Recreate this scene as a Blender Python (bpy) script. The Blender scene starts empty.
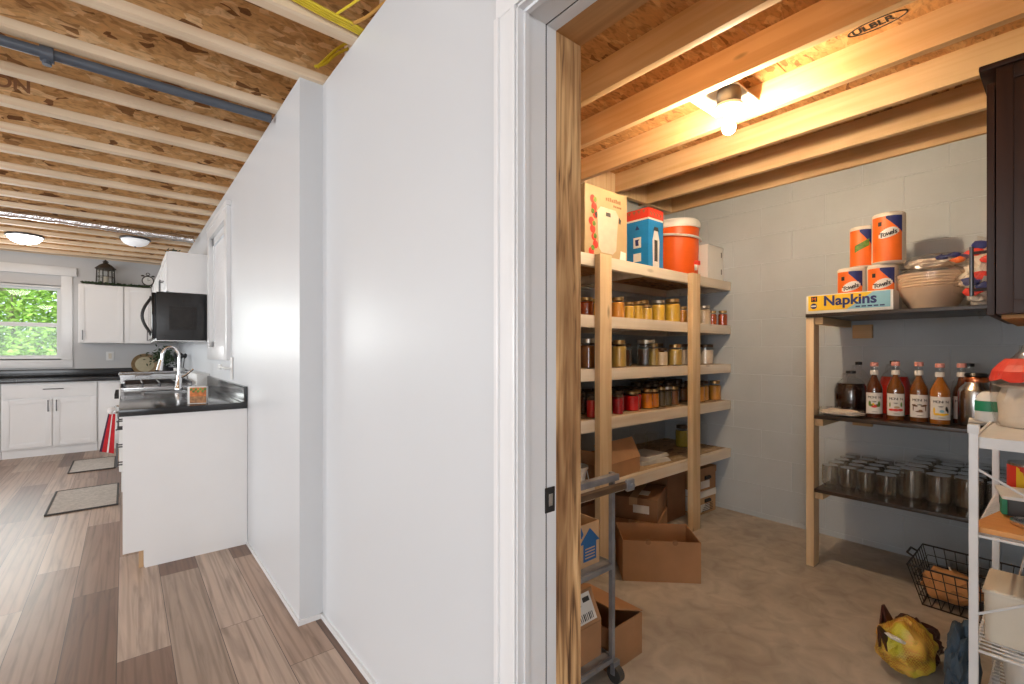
import bpy, bmesh, math, random
from mathutils import Vector, Matrix
R = math.radians
PI = math.pi
random.seed(7)
sc = bpy.context.scene
COL = sc.collection

# ------------------------------------------------------------------ camera
cd = bpy.data.cameras.new('camera')
cam = bpy.data.objects.new('camera', cd)
COL.objects.link(cam)
cam.location = (0, 0, 1.22)
cam.rotation_euler = (R(90), 0, R(-39.806))
cd.sensor_width = 36
cd.lens = 465 / 1024 * 36
cd.shift_y = 9.7 / 1024
cd.clip_start = 0.02
sc.camera = cam

# ------------------------------------------------------------------ colour management
sc.view_settings.view_transform = 'Standard'
sc.view_settings.look = 'None'
sc.view_settings.gamma = 1
sc.view_settings.use_curve_mapping = False
sc.view_settings.exposure = 0.0
sc.cycles.transparent_max_bounces = 48

# ------------------------------------------------------------------ sky, sun, daylight
wd = bpy.data.worlds.new('sky')
sc.world = wd
wd.use_nodes = True
bg = wd.node_tree.nodes['Background']
bg.inputs[0].default_value = (0.80, 0.90, 1.0, 1)
bg.inputs[1].default_value = 2.0

def lamp(name, kind, loc, rot, energy, color=(1, 1, 1), **kw):
    l = bpy.data.lights.new(name, kind)
    l.energy = energy
    l.color = color
    for k, v in kw.items():
        setattr(l, k, v)
    o = bpy.data.objects.new(name, l)
    o.location = loc
    o.rotation_euler = rot
    COL.objects.link(o)
    return o

lamp('sun', 'SUN', (0, 0, 10), (R(38), R(-12), 0), 5.5, (1, .96, .9), angle=R(2))
DAY = (0.96, 0.98, 1.0)
# daylight through the windows of the open room, left of and behind the camera
for yy in (-1.6, 1.4, 4.4):
    lamp('window_daylight', 'AREA', (-4.10, yy, 1.45), (0, R(-90), 0), 62, DAY, shape='RECTANGLE', size=1.35, size_y=1.5)
lamp('window_daylight', 'AREA', (-1.9, -3.9, 1.45), (R(-90), 0, R(180)), 62, DAY, shape='RECTANGLE', size=2.6, size_y=1.35)
lamp('window_daylight', 'AREA', (-1.42, 8.18, 1.6), (R(-90), 0, 0), 34, DAY, shape='RECTANGLE', size=1.5, size_y=0.9)

# ------------------------------------------------------------------ materials
def new_mat(name):
    m = bpy.data.materials.new(name)
    m.use_nodes = True
    nt = m.node_tree
    return m, nt, nt.nodes['Principled BSDF']

def setin(b, **kw):
    al = {'rough': 'Roughness', 'metal': 'Metallic', 'coat': 'Coat Weight', 'spec': 'Specular IOR Level', 'alpha': 'Alpha',
          'trans': 'Transmission Weight', 'coat_rough': 'Coat Roughness', 'ior': 'IOR'}
    for k, v in kw.items():
        b.inputs[al[k]].default_value = v

def plain(name, col, rough=0.5, vary=0.06, scale=14, bump=0.0, bscale=60, **kw):
    """A colour with a little noise in it, and an optional fine bump."""
    m, nt, b = new_mat(name)
    N = nt.nodes; L = nt.links
    tc = N.new('ShaderNodeTexCoord')
    nz = N.new('ShaderNodeTexNoise'); nz.inputs['Scale'].default_value = scale; nz.inputs['Detail'].default_value = 4
    L.new(tc.outputs['Object'], nz.inputs['Vector'])
    rp = N.new('ShaderNodeValToRGB')
    c0 = [max(0, c * (1 - vary)) for c in col]; c1 = [min(1, c * (1 + vary)) for c in col]
    rp.color_ramp.elements[0].position = .3; rp.color_ramp.elements[0].color = (*c0, 1)
    rp.color_ramp.elements[1].position = .7; rp.color_ramp.elements[1].color = (*c1, 1)
    L.new(nz.outputs['Fac'], rp.inputs['Fac'])
    L.new(rp.outputs['Color'], b.inputs['Base Color'])
    b.inputs['Roughness'].default_value = rough
    setin(b, **kw)
    if bump:
        n2 = N.new('ShaderNodeTexNoise'); n2.inputs['Scale'].default_value = bscale; n2.inputs['Detail'].default_value = 3
        L.new(tc.outputs['Object'], n2.inputs['Vector'])
        bp = N.new('ShaderNodeBump'); bp.inputs['Strength'].default_value = bump; bp.inputs['Distance'].default_value = .01
        L.new(n2.outputs['Fac'], bp.inputs['Height']); L.new(bp.outputs['Normal'], b.inputs['Normal'])
    return m

def mapping(nt, scale=(1, 1, 1), rot=(0, 0, 0), loc=(0, 0, 0)):
    tc = nt.nodes.new('ShaderNodeTexCoord')
    mp = nt.nodes.new('ShaderNodeMapping')
    mp.inputs['Scale'].default_value = scale
    mp.inputs['Rotation'].default_value = rot
    mp.inputs['Location'].default_value = loc
    nt.links.new(tc.outputs['Object'], mp.inputs['Vector'])
    return mp

def ramp(nt, src, stops):
    rp = nt.nodes.new('ShaderNodeValToRGB')
    e = rp.color_ramp.elements
    while len(e) < len(stops): e.new(.5)
    for k, (p, c) in enumerate(stops):
        e[k].position = p; e[k].color = (*c, 1)
    nt.links.new(src, rp.inputs['Fac'])
    return rp

def mix(nt, fac, a, b, mode='MIX'):
    mx = nt.nodes.new('ShaderNodeMix'); mx.data_type = 'RGBA'; mx.blend_type = mode
    if isinstance(fac, float): mx.inputs[0].default_value = fac
    else: nt.links.new(fac, mx.inputs[0])
    for s, v in ((6, a), (7, b)):
        if isinstance(v, tuple): mx.inputs[s].default_value = (*v, 1)
        else: nt.links.new(v, mx.inputs[s])
    return mx.outputs[2]

def lumber(name, light, dark, axis='X', knots=1.0, rough=.6, grain=1.0, rotz=0):
    """Sawn softwood: grain stretched along one axis, with knots."""
    m, nt, b = new_mat(name)
    s = {'X': (1.1, 26, 26), 'Y': (26, 1.1, 26), 'Z': (26, 26, 1.1)}[axis]
    mp = mapping(nt, s, (0, 0, rotz))
    nz = nt.nodes.new('ShaderNodeTexNoise'); nz.inputs['Scale'].default_value = 1.0; nz.inputs['Detail'].default_value = 5; nz.inputs['Distortion'].default_value = .8
    nt.links.new(mp.outputs[0], nz.inputs['Vector'])
    base = ramp(nt, nz.outputs['Fac'], [(.34 - .06 * grain, dark), (.62, light)])
    k = {'X': (2.2, 6.5, 6.5), 'Y': (6.5, 2.2, 6.5), 'Z': (6.5, 6.5, 2.2)}[axis]
    mp2 = mapping(nt, k)
    vo = nt.nodes.new('ShaderNodeTexVoronoi'); vo.inputs['Scale'].default_value = 1.0
    nt.links.new(mp2.outputs[0], vo.inputs['Vector'])
    kr = ramp(nt, vo.outputs['Distance'], [(.035, (1, 1, 1)), (.10, (0, 0, 0))])
    mu = nt.nodes.new('ShaderNodeMath'); mu.operation = 'MULTIPLY'; mu.inputs[1].default_value = .75 * knots
    nt.links.new(kr.outputs[0], mu.inputs[0])
    n3 = nt.nodes.new('ShaderNodeTexNoise'); n3.inputs['Scale'].default_value = 1.7
    mp3 = mapping(nt)
    nt.links.new(mp3.outputs[0], n3.inputs['Vector'])
    br = ramp(nt, n3.outputs['Fac'], [(.35, (.80, .78, .74)), (.65, (1, 1, 1))])
    c = mix(nt, 1.0, base.outputs[0], br.outputs[0], 'MULTIPLY')
    c = mix(nt, mu.outputs[0], c, tuple(x * .35 for x in dark))
    nt.links.new(c, b.inputs['Base Color'])
    b.inputs['Roughness'].default_value = rough
    bp = nt.nodes.new('ShaderNodeBump'); bp.inputs['Strength'].default_value = .15; bp.inputs['Distance'].default_value = .004
    nt.links.new(nz.outputs['Fac'], bp.inputs['Height']); nt.links.new(bp.outputs['Normal'], b.inputs['Normal'])
    return m

def roughstud(name):
    m, nt, b = new_mat(name)
    mp = mapping(nt, (55, 55, 3.2))
    nz = nt.nodes.new('ShaderNodeTexNoise'); nz.inputs['Scale'].default_value = 1.0; nz.inputs['Detail'].default_value = 6; nz.inputs['Distortion'].default_value = 1.2
    nt.links.new(mp.outputs[0], nz.inputs['Vector'])
    g = ramp(nt, nz.outputs['Fac'], [(.30, (.10, .045, .018)), (.46, (.50, .28, .12)), (.62, (.72, .46, .22)), (.78, (.80, .56, .30))])
    mp2 = mapping(nt, (9, 9, 2.2))
    n2 = nt.nodes.new('ShaderNodeTexNoise'); n2.inputs['Scale'].default_value = 1.0; n2.inputs['Detail'].default_value = 3
    nt.links.new(mp2.outputs[0], n2.inputs['Vector'])
    st = ramp(nt, n2.outputs['Fac'], [(.36, (.42, .34, .28)), (.56, (1, 1, 1))])
    nt.links.new(mix(nt, 1.0, g.outputs[0], st.outputs[0], 'MULTIPLY'), b.inputs['Base Color'])
    b.inputs['Roughness'].default_value = .75
    bp = nt.nodes.new('ShaderNodeBump'); bp.inputs['Strength'].default_value = .5; bp.inputs['Distance'].default_value = .004
    nt.links.new(nz.outputs['Fac'], bp.inputs['Height']); nt.links.new(bp.outputs['Normal'], b.inputs['Normal'])
    return m

def osb(name, lo, mid, hi, upright=False):
    """Oriented strand board: overlapping long flakes in several directions."""
    m, nt, b = new_mat(name)
    prev = None
    for k, (ang, sc_) in enumerate(((12, (9, 26, 9)), (75, (8, 24, 8)), (-40, (11, 30, 11)))):
        mp = mapping(nt, sc_, (0, 0, R(ang)), (k * 3.3, k * 1.7, 0))
        if upright:      # the board stands on edge: turn XZ into the flake plane
            mp.inputs['Rotation'].default_value = (0, 0, R(ang)); mp.inputs['Scale'].default_value = sc_
            src = mp.inputs['Vector'].links[0].from_socket
            s3 = nt.nodes.new('ShaderNodeSeparateXYZ'); c3 = nt.nodes.new('ShaderNodeCombineXYZ')
            nt.links.new(src, s3.inputs[0]); nt.links.new(s3.outputs['X'], c3.inputs[0]); nt.links.new(s3.outputs['Z'], c3.inputs[1]); nt.links.new(s3.outputs['Y'], c3.inputs[2])
            nt.links.new(c3.outputs[0], mp.inputs['Vector'])
        nz = nt.nodes.new('ShaderNodeTexNoise'); nz.inputs['Scale'].default_value = .8
        nt.links.new(mp.outputs[0], nz.inputs['Vector'])
        ad = nt.nodes.new('ShaderNodeVectorMath'); ad.operation = 'MULTIPLY_ADD'
        nt.links.new(nz.outputs['Color'], ad.inputs[0]); ad.inputs[1].default_value = (.9, .9, 0); nt.links.new(mp.outputs[0], ad.inputs[2])
        oi = nt.nodes.new('ShaderNodeObjectInfo'); sh = nt.nodes.new('ShaderNodeVectorMath'); sh.operation = 'MULTIPLY_ADD'
        cr = nt.nodes.new('ShaderNodeCombineXYZ')
        for q in range(3): nt.links.new(oi.outputs['Random'], cr.inputs[q])
        nt.links.new(cr.outputs[0], sh.inputs[0]); sh.inputs[1].default_value = (57, 83, 31); nt.links.new(ad.outputs[0], sh.inputs[2])
        vo = nt.nodes.new('ShaderNodeTexVoronoi'); vo.inputs['Scale'].default_value = 1.35
        nt.links.new(sh.outputs[0], vo.inputs['Vector'])
        sp = nt.nodes.new('ShaderNodeSeparateColor')
        nt.links.new(vo.outputs['Color'], sp.inputs[0])
        rp = ramp(nt, sp.outputs[0], [(.04, lo), (.14, mid), (.7, mid), (1.0, hi)])
        if prev is None: prev = rp.outputs[0]
        else:
            th = nt.nodes.new('ShaderNodeMath'); th.operation = 'GREATER_THAN'; th.inputs[1].default_value = .52
            nt.links.new(sp.outputs[1], th.inputs[0])
            prev = mix(nt, th.outputs[0], prev, rp.outputs[0])
    mf = mapping(nt, (16, 40, 40), (0, R(25), R(30)))
    nf = nt.nodes.new('ShaderNodeTexNoise'); nf.inputs['Scale'].default_value = 1.0; nf.inputs['Detail'].default_value = 6; nf.inputs['Distortion'].default_value = 1.5
    nt.links.new(mf.outputs[0], nf.inputs['Vector'])
    fb = ramp(nt, nf.outputs['Fac'], [(.32, (.68, .62, .55)), (.5, (1, 1, 1)), (.7, (1.15, 1.12, 1.08))])
    nt.links.new(mix(nt, 1.0, prev, fb.outputs[0], 'MULTIPLY'), b.inputs['Base Color'])
    b.inputs['Roughness'].default_value = .65
    return m

def thin_glass(name, tint=(.96, .97, .96), rough=.02, power=1.0, ior=1.5):
    """Thin clear glass: lets light and view through, reflects by Fresnel."""
    m = bpy.data.materials.new(name); m.use_nodes = True
    nt = m.node_tree; N = nt.nodes
    N.clear()
    out = N.new('ShaderNodeOutputMaterial'); mx = N.new('ShaderNodeMixShader')
    tr = N.new('ShaderNodeBsdfTransparent'); tr.inputs[0].default_value = (*tint, 1)
    gl = N.new('ShaderNodeBsdfGlossy'); gl.inputs['Roughness'].default_value = rough
    fr = N.new('ShaderNodeFresnel')
    ge = N.new('ShaderNodeNewGeometry'); ma = N.new('ShaderNodeMath'); ma.operation = 'MULTIPLY_ADD'; ma.inputs[1].default_value = -2; ma.inputs[2].default_value = 1
    pw = N.new('ShaderNodeMath'); pw.operation = 'POWER'; pw.inputs[0].default_value = ior   # same reflectance from either side of the thin wall
    nt.links.new(ge.outputs['Backfacing'], ma.inputs[0]); nt.links.new(ma.outputs[0], pw.inputs[1]); nt.links.new(pw.outputs[0], fr.inputs[0])
    mu = N.new('ShaderNodeMath'); mu.operation = 'MULTIPLY'; mu.inputs[1].default_value = power; mu.use_clamp = True
    nt.links.new(fr.outputs[0], mu.inputs[0]); nt.links.new(mu.outputs[0], mx.inputs[0])
    nt.links.new(tr.outputs[0], mx.inputs[1]); nt.links.new(gl.outputs[0], mx.inputs[2])
    nt.links.new(mx.outputs[0], out.inputs[0])
    return m

def emit(name, col, strength):
    m, nt, b = new_mat(name)
    b.inputs['Base Color'].default_value = (*col, 1)
    b.inputs['Emission Color'].default_value = (*col, 1)
    b.inputs['Emission Strength'].default_value = strength
    return m

def planks(name):
    """Vinyl planks running along Y, every plank its own tone, with grain."""
    m, nt, b = new_mat(name)
    tc = nt.nodes.new('ShaderNodeTexCoord')
    mp = nt.nodes.new('ShaderNodeMapping'); mp.inputs['Rotation'].default_value = (0, 0, R(-90)); mp.inputs['Location'].default_value = (0.05, -0.0235 , 0)
    nt.links.new(tc.outputs['Object'], mp.inputs['Vector'])
    bk = nt.nodes.new('ShaderNodeTexBrick')
    bk.inputs['Scale'].default_value = 1; bk.inputs['Brick Width'].default_value = 1.22; bk.inputs['Row Height'].default_value = .1725
    bk.inputs['Mortar Size'].default_value = .0012; bk.inputs['Mortar Smooth'].default_value = .2
    bk.offset = .37; bk.offset_frequency = 2
    bk.inputs['Color1'].default_value = (0, 0, 0, 1); bk.inputs['Color2'].default_value = (1, 1, 1, 1); bk.inputs['Mortar'].default_value = (.3, .3, .3, 1)
    nt.links.new(mp.outputs[0], bk.inputs['Vector'])
    tone = ramp(nt, bk.outputs['Color'], [(0, (.16, .085, .052)), (.25, (.30, .19, .13)), (.5, (.43, .30, .22)), (.8, (.53, .40, .31)), (1, (.38, .28, .21))])
    # grain: long streaks, shifted per plank
    mp2 = nt.nodes.new('ShaderNodeMapping'); mp2.inputs['Scale'].default_value = (22, 1.3, 1)
    nt.links.new(tc.outputs['Object'], mp2.inputs['Vector'])
    ad = nt.nodes.new('ShaderNodeVectorMath'); ad.operation = 'MULTIPLY_ADD'; ad.inputs[1].default_value = (7, 9, 5)
    nt.links.new(bk.outputs['Color'], ad.inputs[0]); nt.links.new(mp2.outputs[0], ad.inputs[2])
    nz = nt.nodes.new('ShaderNodeTexNoise'); nz.inputs['Scale'].default_value = 1.0; nz.inputs['Detail'].default_value = 6; nz.inputs['Distortion'].default_value = 1.6
    nt.links.new(ad.outputs[0], nz.inputs['Vector'])
    g = ramp(nt, nz.outputs['Fac'], [(.30, (.62, .60, .58)), (.48, (.95, .95, .95)), (.7, (1.12, 1.12, 1.12))])
    wv = nt.nodes.new('ShaderNodeTexWave'); wv.wave_type = 'BANDS'; wv.bands_direction = 'X'
    wv.inputs['Scale'].default_value = .35; wv.inputs['Distortion'].default_value = 9; wv.inputs['Detail'].default_value = 3; wv.inputs['Detail Scale'].default_value = .6
    nt.links.new(ad.outputs[0], wv.inputs['Vector'])
    g2 = ramp(nt, wv.outputs['Fac'], [(.0, (.72, .70, .68)), (.25, (1, 1, 1))])
    c = mix(nt, 1.0, tone.outputs[0], g.outputs[0], 'MULTIPLY')
    c = mix(nt, .8, c, g2.outputs[0], 'MULTIPLY')
    c = mix(nt, bk.outputs['Fac'], c, (.05, .035, .03))
    nt.links.new(c, b.inputs['Base Color'])
    b.inputs['Roughness'].default_value = .36
    bp = nt.nodes.new('ShaderNodeBump'); bp.inputs['Strength'].default_value = .12; bp.inputs['Distance'].default_value = .003
    nt.links.new(nz.outputs['Fac'], bp.inputs['Height']); nt.links.new(bp.outputs['Normal'], b.inputs['Normal'])
    return m

def blocks(name, plane, col):
    """Painted concrete block: recessed joints as bump, pitted surface."""
    m, nt, b = new_mat(name)
    tc = nt.nodes.new('ShaderNodeTexCoord')
    sp = nt.nodes.new('ShaderNodeSeparateXYZ'); cb = nt.nodes.new('ShaderNodeCombineXYZ')
    nt.links.new(tc.outputs['Object'], sp.inputs[0])
    nt.links.new(sp.outputs['Y' if plane == 'X' else 'X'], cb.inputs[0]); nt.links.new(sp.outputs['Z'], cb.inputs[1])
    mp = nt.nodes.new('ShaderNodeMapping'); mp.inputs['Location'].default_value = (-.029, -.037, 0)
    nt.links.new(cb.outputs[0], mp.inputs['Vector'])
    bk = nt.nodes.new('ShaderNodeTexBrick'); bk.inputs['Scale'].default_value = 1
    bk.inputs['Brick Width'].default_value = .406; bk.inputs['Row Height'].default_value = .2032
    bk.inputs['Mortar Size'].default_value = .0045; bk.inputs['Mortar Smooth'].default_value = .6; bk.offset = .5
    nt.links.new(mp.outputs[0], bk.inputs['Vector'])
    nz = nt.nodes.new('ShaderNodeTexNoise'); nz.inputs['Scale'].default_value = 90; nz.inputs['Detail'].default_value = 5
    nt.links.new(tc.outputs['Object'], nz.inputs['Vector'])
    n2 = nt.nodes.new('ShaderNodeTexNoise'); n2.inputs['Scale'].default_value = 3; n2.inputs['Detail'].default_value = 4
    nt.links.new(tc.outputs['Object'], n2.inputs['Vector'])
    v = ramp(nt, n2.outputs['Fac'], [(.3, tuple(c * .93 for c in col)), (.7, tuple(min(1, c * 1.05) for c in col))])
    c = mix(nt, bk.outputs['Fac'], v.outputs[0], tuple(min(1, x * 1.10) for x in col))
    nt.links.new(c, b.inputs['Base Color'])
    b.inputs['Roughness'].default_value = .5
    mu = nt.nodes.new('ShaderNodeMath'); mu.operation = 'MULTIPLY_ADD'; mu.inputs[1].default_value = -1.0
    nt.links.new(bk.outputs['Fac'], mu.inputs[0])
    m2 = nt.nodes.new('ShaderNodeMath'); m2.operation = 'MULTIPLY'; m2.inputs[1].default_value = .55
    nt.links.new(nz.outputs['Fac'], m2.inputs[0]); nt.links.new(m2.outputs[0], mu.inputs[2])
    bp = nt.nodes.new('ShaderNodeBump'); bp.inputs['Strength'].default_value = .55; bp.inputs['Distance'].default_value = .006
    nt.links.new(mu.outputs[0], bp.inputs['Height']); nt.links.new(bp.outputs['Normal'], b.inputs['Normal'])
    return m

def concrete(name):
    m, nt, b = new_mat(name)
    mp = mapping(nt, (1, 1, 1))
    n1 = nt.nodes.new('ShaderNodeTexNoise'); n1.inputs['Scale'].default_value = 1.6; n1.inputs['Detail'].default_value = 7; n1.inputs['Distortion'].default_value = .6
    n2 = nt.nodes.new('ShaderNodeTexNoise'); n2.inputs['Scale'].default_value = 9; n2.inputs['Detail'].default_value = 6; n2.inputs['Distortion'].default_value = 1.0
    for n in (n1, n2): nt.links.new(mp.outputs[0], n.inputs['Vector'])
    a = ramp(nt, n1.outputs['Fac'], [(.3, (.36, .325, .285)), (.6, (.48, .44, .39)), (.8, (.58, .54, .485))])
    d = ramp(nt, n2.outputs['Fac'], [(.3, (.78, .77, .76)), (.55, (1, 1, 1)), (.75, (1.15, 1.14, 1.12))])
    c = mix(nt, 1.0, a.outputs[0], d.outputs[0], 'MULTIPLY')
    nt.links.new(c, b.inputs['Base Color']); b.inputs['Roughness'].default_value = .72
    bp = nt.nodes.new('ShaderNodeBump'); bp.inputs['Strength'].default_value = .3; bp.inputs['Distance'].default_value = .006
    nt.links.new(n2.outputs['Fac'], bp.inputs['Height']); nt.links.new(bp.outputs['Normal'], b.inputs['Normal'])
    return m

def card(name, col, axis=0):
    """Corrugated cardboard: faint fluting lines."""
    m = plain(name, col, .75, .08, 9, .05, 120)
    return m

M = {}
M['wall'] = plain('painted_drywall', (.642, .664, .688), .40, .012, 2, .02, 30, coat=.12, coat_rough=.28)
M['wall_back'] = plain('grey_drywall', (.60, .602, .608), .5, .02, 3, .02, 40)
M['white'] = plain('white_trim_paint', (.78, .79, .80), .28, .012, 6)
M['casing'] = plain('primed_casing', (.70, .715, .735), .35, .03, 5)
M['cab'] = plain('white_cabinet', (.85, .85, .85), .35, .01, 6)
M['joist_x'] = lumber('joist_lumber_across', (.92, .76, .56), (.80, .58, .38), 'X', .5)
M['joist_y'] = lumber('joist_lumber_along', (.86, .60, .34), (.74, .46, .22), 'Y', 1.2)
M['stud'] = roughstud('stained_rough_stud')
M['header'] = lumber('header_lumber', (.62, .34, .14), (.34, .16, .06), 'Y', .3, .7, 2)
M['pine_z'] = lumber('pine_upright', (.86, .66, .42), (.72, .50, .28), 'Z', 1.0)
M['pine_x'] = lumber('pine_lip', (.90, .83, .73), (.80, .70, .57), 'X', .6)
M['pine_y'] = lumber('pine_bearer', (.80, .58, .34), (.62, .40, .2), 'X', .7)
M['block_y'] = lumber('pine_block', (.78, .52, .28), (.60, .36, .17), 'Y', 1)
M['osb'] = osb('strand_board', (.20, .09, .03), (.62, .36, .15), (.80, .56, .30))
M['osb_w'] = osb('strand_board_web', (.22, .10, .035), (.64, .385, .165), (.84, .60, .33), True)
M['osb_p'] = osb('pantry_strand_board', (.24, .10, .03), (.52, .27, .10), (.66, .40, .18))
M['osb_s'] = osb('shelf_strand_board', (.20, .12, .06), (.46, .32, .18), (.62, .46, .30))
M['planks'] = planks('vinyl_planks')
M['conc'] = concrete('bare_concrete')
M['block_r'] = blocks('painted_block_right', 'X', (.50, .548, .59))
M['block_b'] = blocks('painted_block_back', 'Y', (.50, .548, .59))
M['black_top'] = plain('black_worktop', (.016, .017, .019), .14, .2, 30)
M['dark_shelf'] = plain('dark_shelf_board', (.035, .024, .018), .35, .2, 8)
M['espresso'] = lumber('espresso_wood', (.050, .018, .009), (.018, .007, .005), 'Z', 0, .42, 1)
M['espresso'].node_tree.nodes['Principled BSDF'].inputs['Specular IOR Level'].default_value = .3
M['steel'] = plain('brushed_steel', (.62, .62, .62), .25, .04, 20, metal=1.0)
M['chrome'] = plain('chrome', (.85, .85, .86), .08, .02, 20, metal=1.0)
M['foil'] = plain('crinkled_foil', (.85, .86, .88), .22, .05, 30, .9, 45, metal=1.0)
M['dark_metal'] = plain('dark_handle_metal', (.10, .10, .105), .35, .1, 20, metal=.9)
M['cart'] = plain('worn_grey_steel', (.30, .32, .36), .45, .25, 14, metal=.5)
M['black'] = plain('black_plastic', (.015, .015, .016), .3, .2, 20)
M['black_matte'] = plain('black_matte', (.02, .018, .017), .65, .2, 20)
M['black_glass'] = plain('black_glass', (.01, .01, .012), .05, .1, 20)
M['grey_pipe'] = plain('grey_pipe_plastic', (.075, .09, .115), .4, .08, 10)
M['yellow_cable'] = plain('yellow_cable', (.72, .56, .03), .45, .08, 20)
M['orange_cable'] = plain('tan_cable', (.50, .26, .06), .45, .08, 20)
M['white_plastic'] = plain('white_plastic', (.80, .80, .78), .35, .02, 10)
M['ivory_plastic'] = plain('ivory_plastic', (.72, .66, .55), .4, .03, 10)
M['rack'] = plain('white_coated_wire', (.74, .74, .74), .35, .03, 10)
M['wirebasket'] = plain('black_wire', (.02, .016, .014), .45, .2, 10)
M['glass'] = thin_glass('jar_glass', (.97, .98, .975), .03, 1.1)
M['glass_e'] = thin_glass('empty_jar_glass', (.955, .95, .935), .06, 2.6)
M['pane'] = thin_glass('window_glass', (.97, .98, .98), .01, .6)
M['lid_dark'] = plain('dark_lid', (.10, .065, .04), .4, .2, 20, metal=.6)
M['lid_gold'] = plain('gold_lid', (.52, .36, .16), .32, .1, 20, metal=.9)
M['lid_silver'] = plain('silver_lid', (.60, .56, .50), .3, .1, 20, metal=.9)
M['card'] = card('brown_cardboard', (.40, .215, .105))
M['card_l'] = card('light_cardboard', (.52, .34, .19))
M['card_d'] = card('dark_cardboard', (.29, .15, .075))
M['paper'] = plain('white_paper', (.78, .76, .73), .7, .04, 14)
M['ink'] = plain('black_ink', (.02, .02, .022), .6, .1, 20)
M['navy'] = plain('navy_ink', (.02, .03, .16), .5, .1, 20)
M['blue'] = plain('blue_print', (.012, .22, .56), .45, .08, 10)
M['logo_blue'] = plain('logo_blue', (.02, .12, .32), .6, .08, 10)
M['red'] = plain('red_print', (.72, .05, .03), .45, .08, 10)
M['orange_print'] = plain('orange_print', (.88, .17, .02), .4, .1, 12)
M['yellow_print'] = plain('yellow_print', (.90, .58, .03), .4, .06, 10)
M['cyan_print'] = plain('light_blue_print', (.25, .52, .66), .4, .06, 10)
M['green_print'] = plain('green_print', (.02, .26, .13), .45, .1, 12)
M['cream'] = plain('cream_print', (.48, .36, .20), .5, .08, 8)
M['cooler'] = plain('orange_cooler', (.86, .13, .012), .42, .04, 8)
M['tissue'] = plain('white_tissue', (.76, .70, .62), .85, .03, 20, .2, 80)
M['paperbowl'] = plain('kraft_white_bowl', (.72, .56, .42), .7, .05, 8)
M['film'] = thin_glass('clear_film', (.97, .96, .95), .16, 1.2)
M['copper'] = plain('copper_band', (.75, .26, .12), .25, .05, 10, metal=1.0)
M['mat'] = plain('woven_grey_mat', (.47, .43, .385), .9, .18, 46, .3, 120)
M['mat_edge'] = plain('mat_binding', (.06, .055, .05), .8, .1, 20)
M['towel_red'] = plain('red_towel', (.50, .012, .02), .85, .15, 20)
M['towel_white'] = plain('white_towel', (.72, .70, .70), .85, .05, 20)
M['towel_navy'] = plain('navy_towel', (.06, .02, .05), .85, .1, 20)
M['rust_iron'] = plain('dark_iron', (.045, .038, .03), .55, .3, 30)
M['leaf'] = plain('garland_leaf', (.055, .09, .045), .7, .4, 30)
M['plate'] = plain('cream_plate', (.56, .50, .34), .3, .08, 24)
M['plate_rim'] = plain('brown_plate_rim', (.30, .20, .10), .3, .25, 30)
M['board'] = lumber('orange_board', (.80, .38, .12), (.62, .26, .07), 'Y', 0, .5)
M['bag_brown'] = plain('dark_brown_bag', (.05, .014, .01), .3, .3, 12)
M['bluecloth'] = plain('slate_blue_cloth', (.055, .085, .12), .85, .2, 20)
M['bark'] = plain('tree_bark', (.30, .25, .19), .9, .2, 10)
M['grass'] = plain('lawn', (.10, .22, .04), .9, .3, 3)
M['bulb'] = emit('lit_bulb', (1.0, .77, .51), 1020)
M['dome_lit'] = emit('lit_dome_glass', (1.0, .94, .86), 14)
M['dome'] = emit('white_dome_glass', (.95, .97, 1.0), .30)
M['clockface'] = plain('clock_face', (.72, .72, .70), .4, .04, 10)
M['black_grey'] = plain('charcoal_lid', (.05, .05, .05), .5, .1, 10)
M['sand'] = plain('oval_grey', (.30, .29, .28), .7, .1, 10)
M['blind'] = plain('white_blind', (.82, .83, .84), .6, .02, 10)
M['bronze'] = plain('brown_steel', (.22, .15, .10), .4, .2, 14, metal=.7)
M['brown_reflection'] = plain('brown_reflection', (.34, .16, .06), .5, .5, 50)  # mottled brown for the reflection painted on the food carton
M['urn_art'] = plain('urn_art', (.58, .52, .42), .45, .06, 20)
M['fruit'] = plain('fruit_print', (.55, .16, .03), .5, .5, 40)
M['greenfruit'] = plain('vegetable_print', (.12, .22, .03), .5, .5, 60)
M['bread'] = plain('tan_paper_sack', (.60, .30, .12), .7, .25, 8, .4, 18)

def mesh_net():
    m, nt, b = new_mat('yellow_mesh_print')
    mp = mapping(nt, (1, 1, 1))
    vo = nt.nodes.new('ShaderNodeTexVoronoi'); vo.inputs['Scale'].default_value = 11
    nt.links.new(mp.outputs[0], vo.inputs['Vector'])
    base = ramp(nt, vo.outputs['Distance'], [(.2, (.80, .44, .10)), (.55, (.42, .16, .02)), (.8, (.20, .09, .02))])
    n = nt.nodes.new('ShaderNodeTexNoise'); n.inputs['Scale'].default_value = 9
    nt.links.new(mp.outputs[0], n.inputs['Vector'])
    sel = ramp(nt, n.outputs['Fac'], [(.45, (0, 0, 0)), (.56, (1, 1, 1))])
    c = mix(nt, sel.outputs[0], base.outputs[0], (.50, .44, .03))
    ck = nt.nodes.new('ShaderNodeTexChecker'); ck.inputs['Scale'].default_value = 170
    nt.links.new(mp.outputs[0], ck.inputs['Vector'])
    c2 = mix(nt, ck.outputs['Fac'], c, (.62, .52, .06))
    nt.links.new(mix(nt, .5, c, c2), b.inputs['Base Color']); b.inputs['Roughness'].default_value = .5
    return m
M['net'] = mesh_net()

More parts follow.
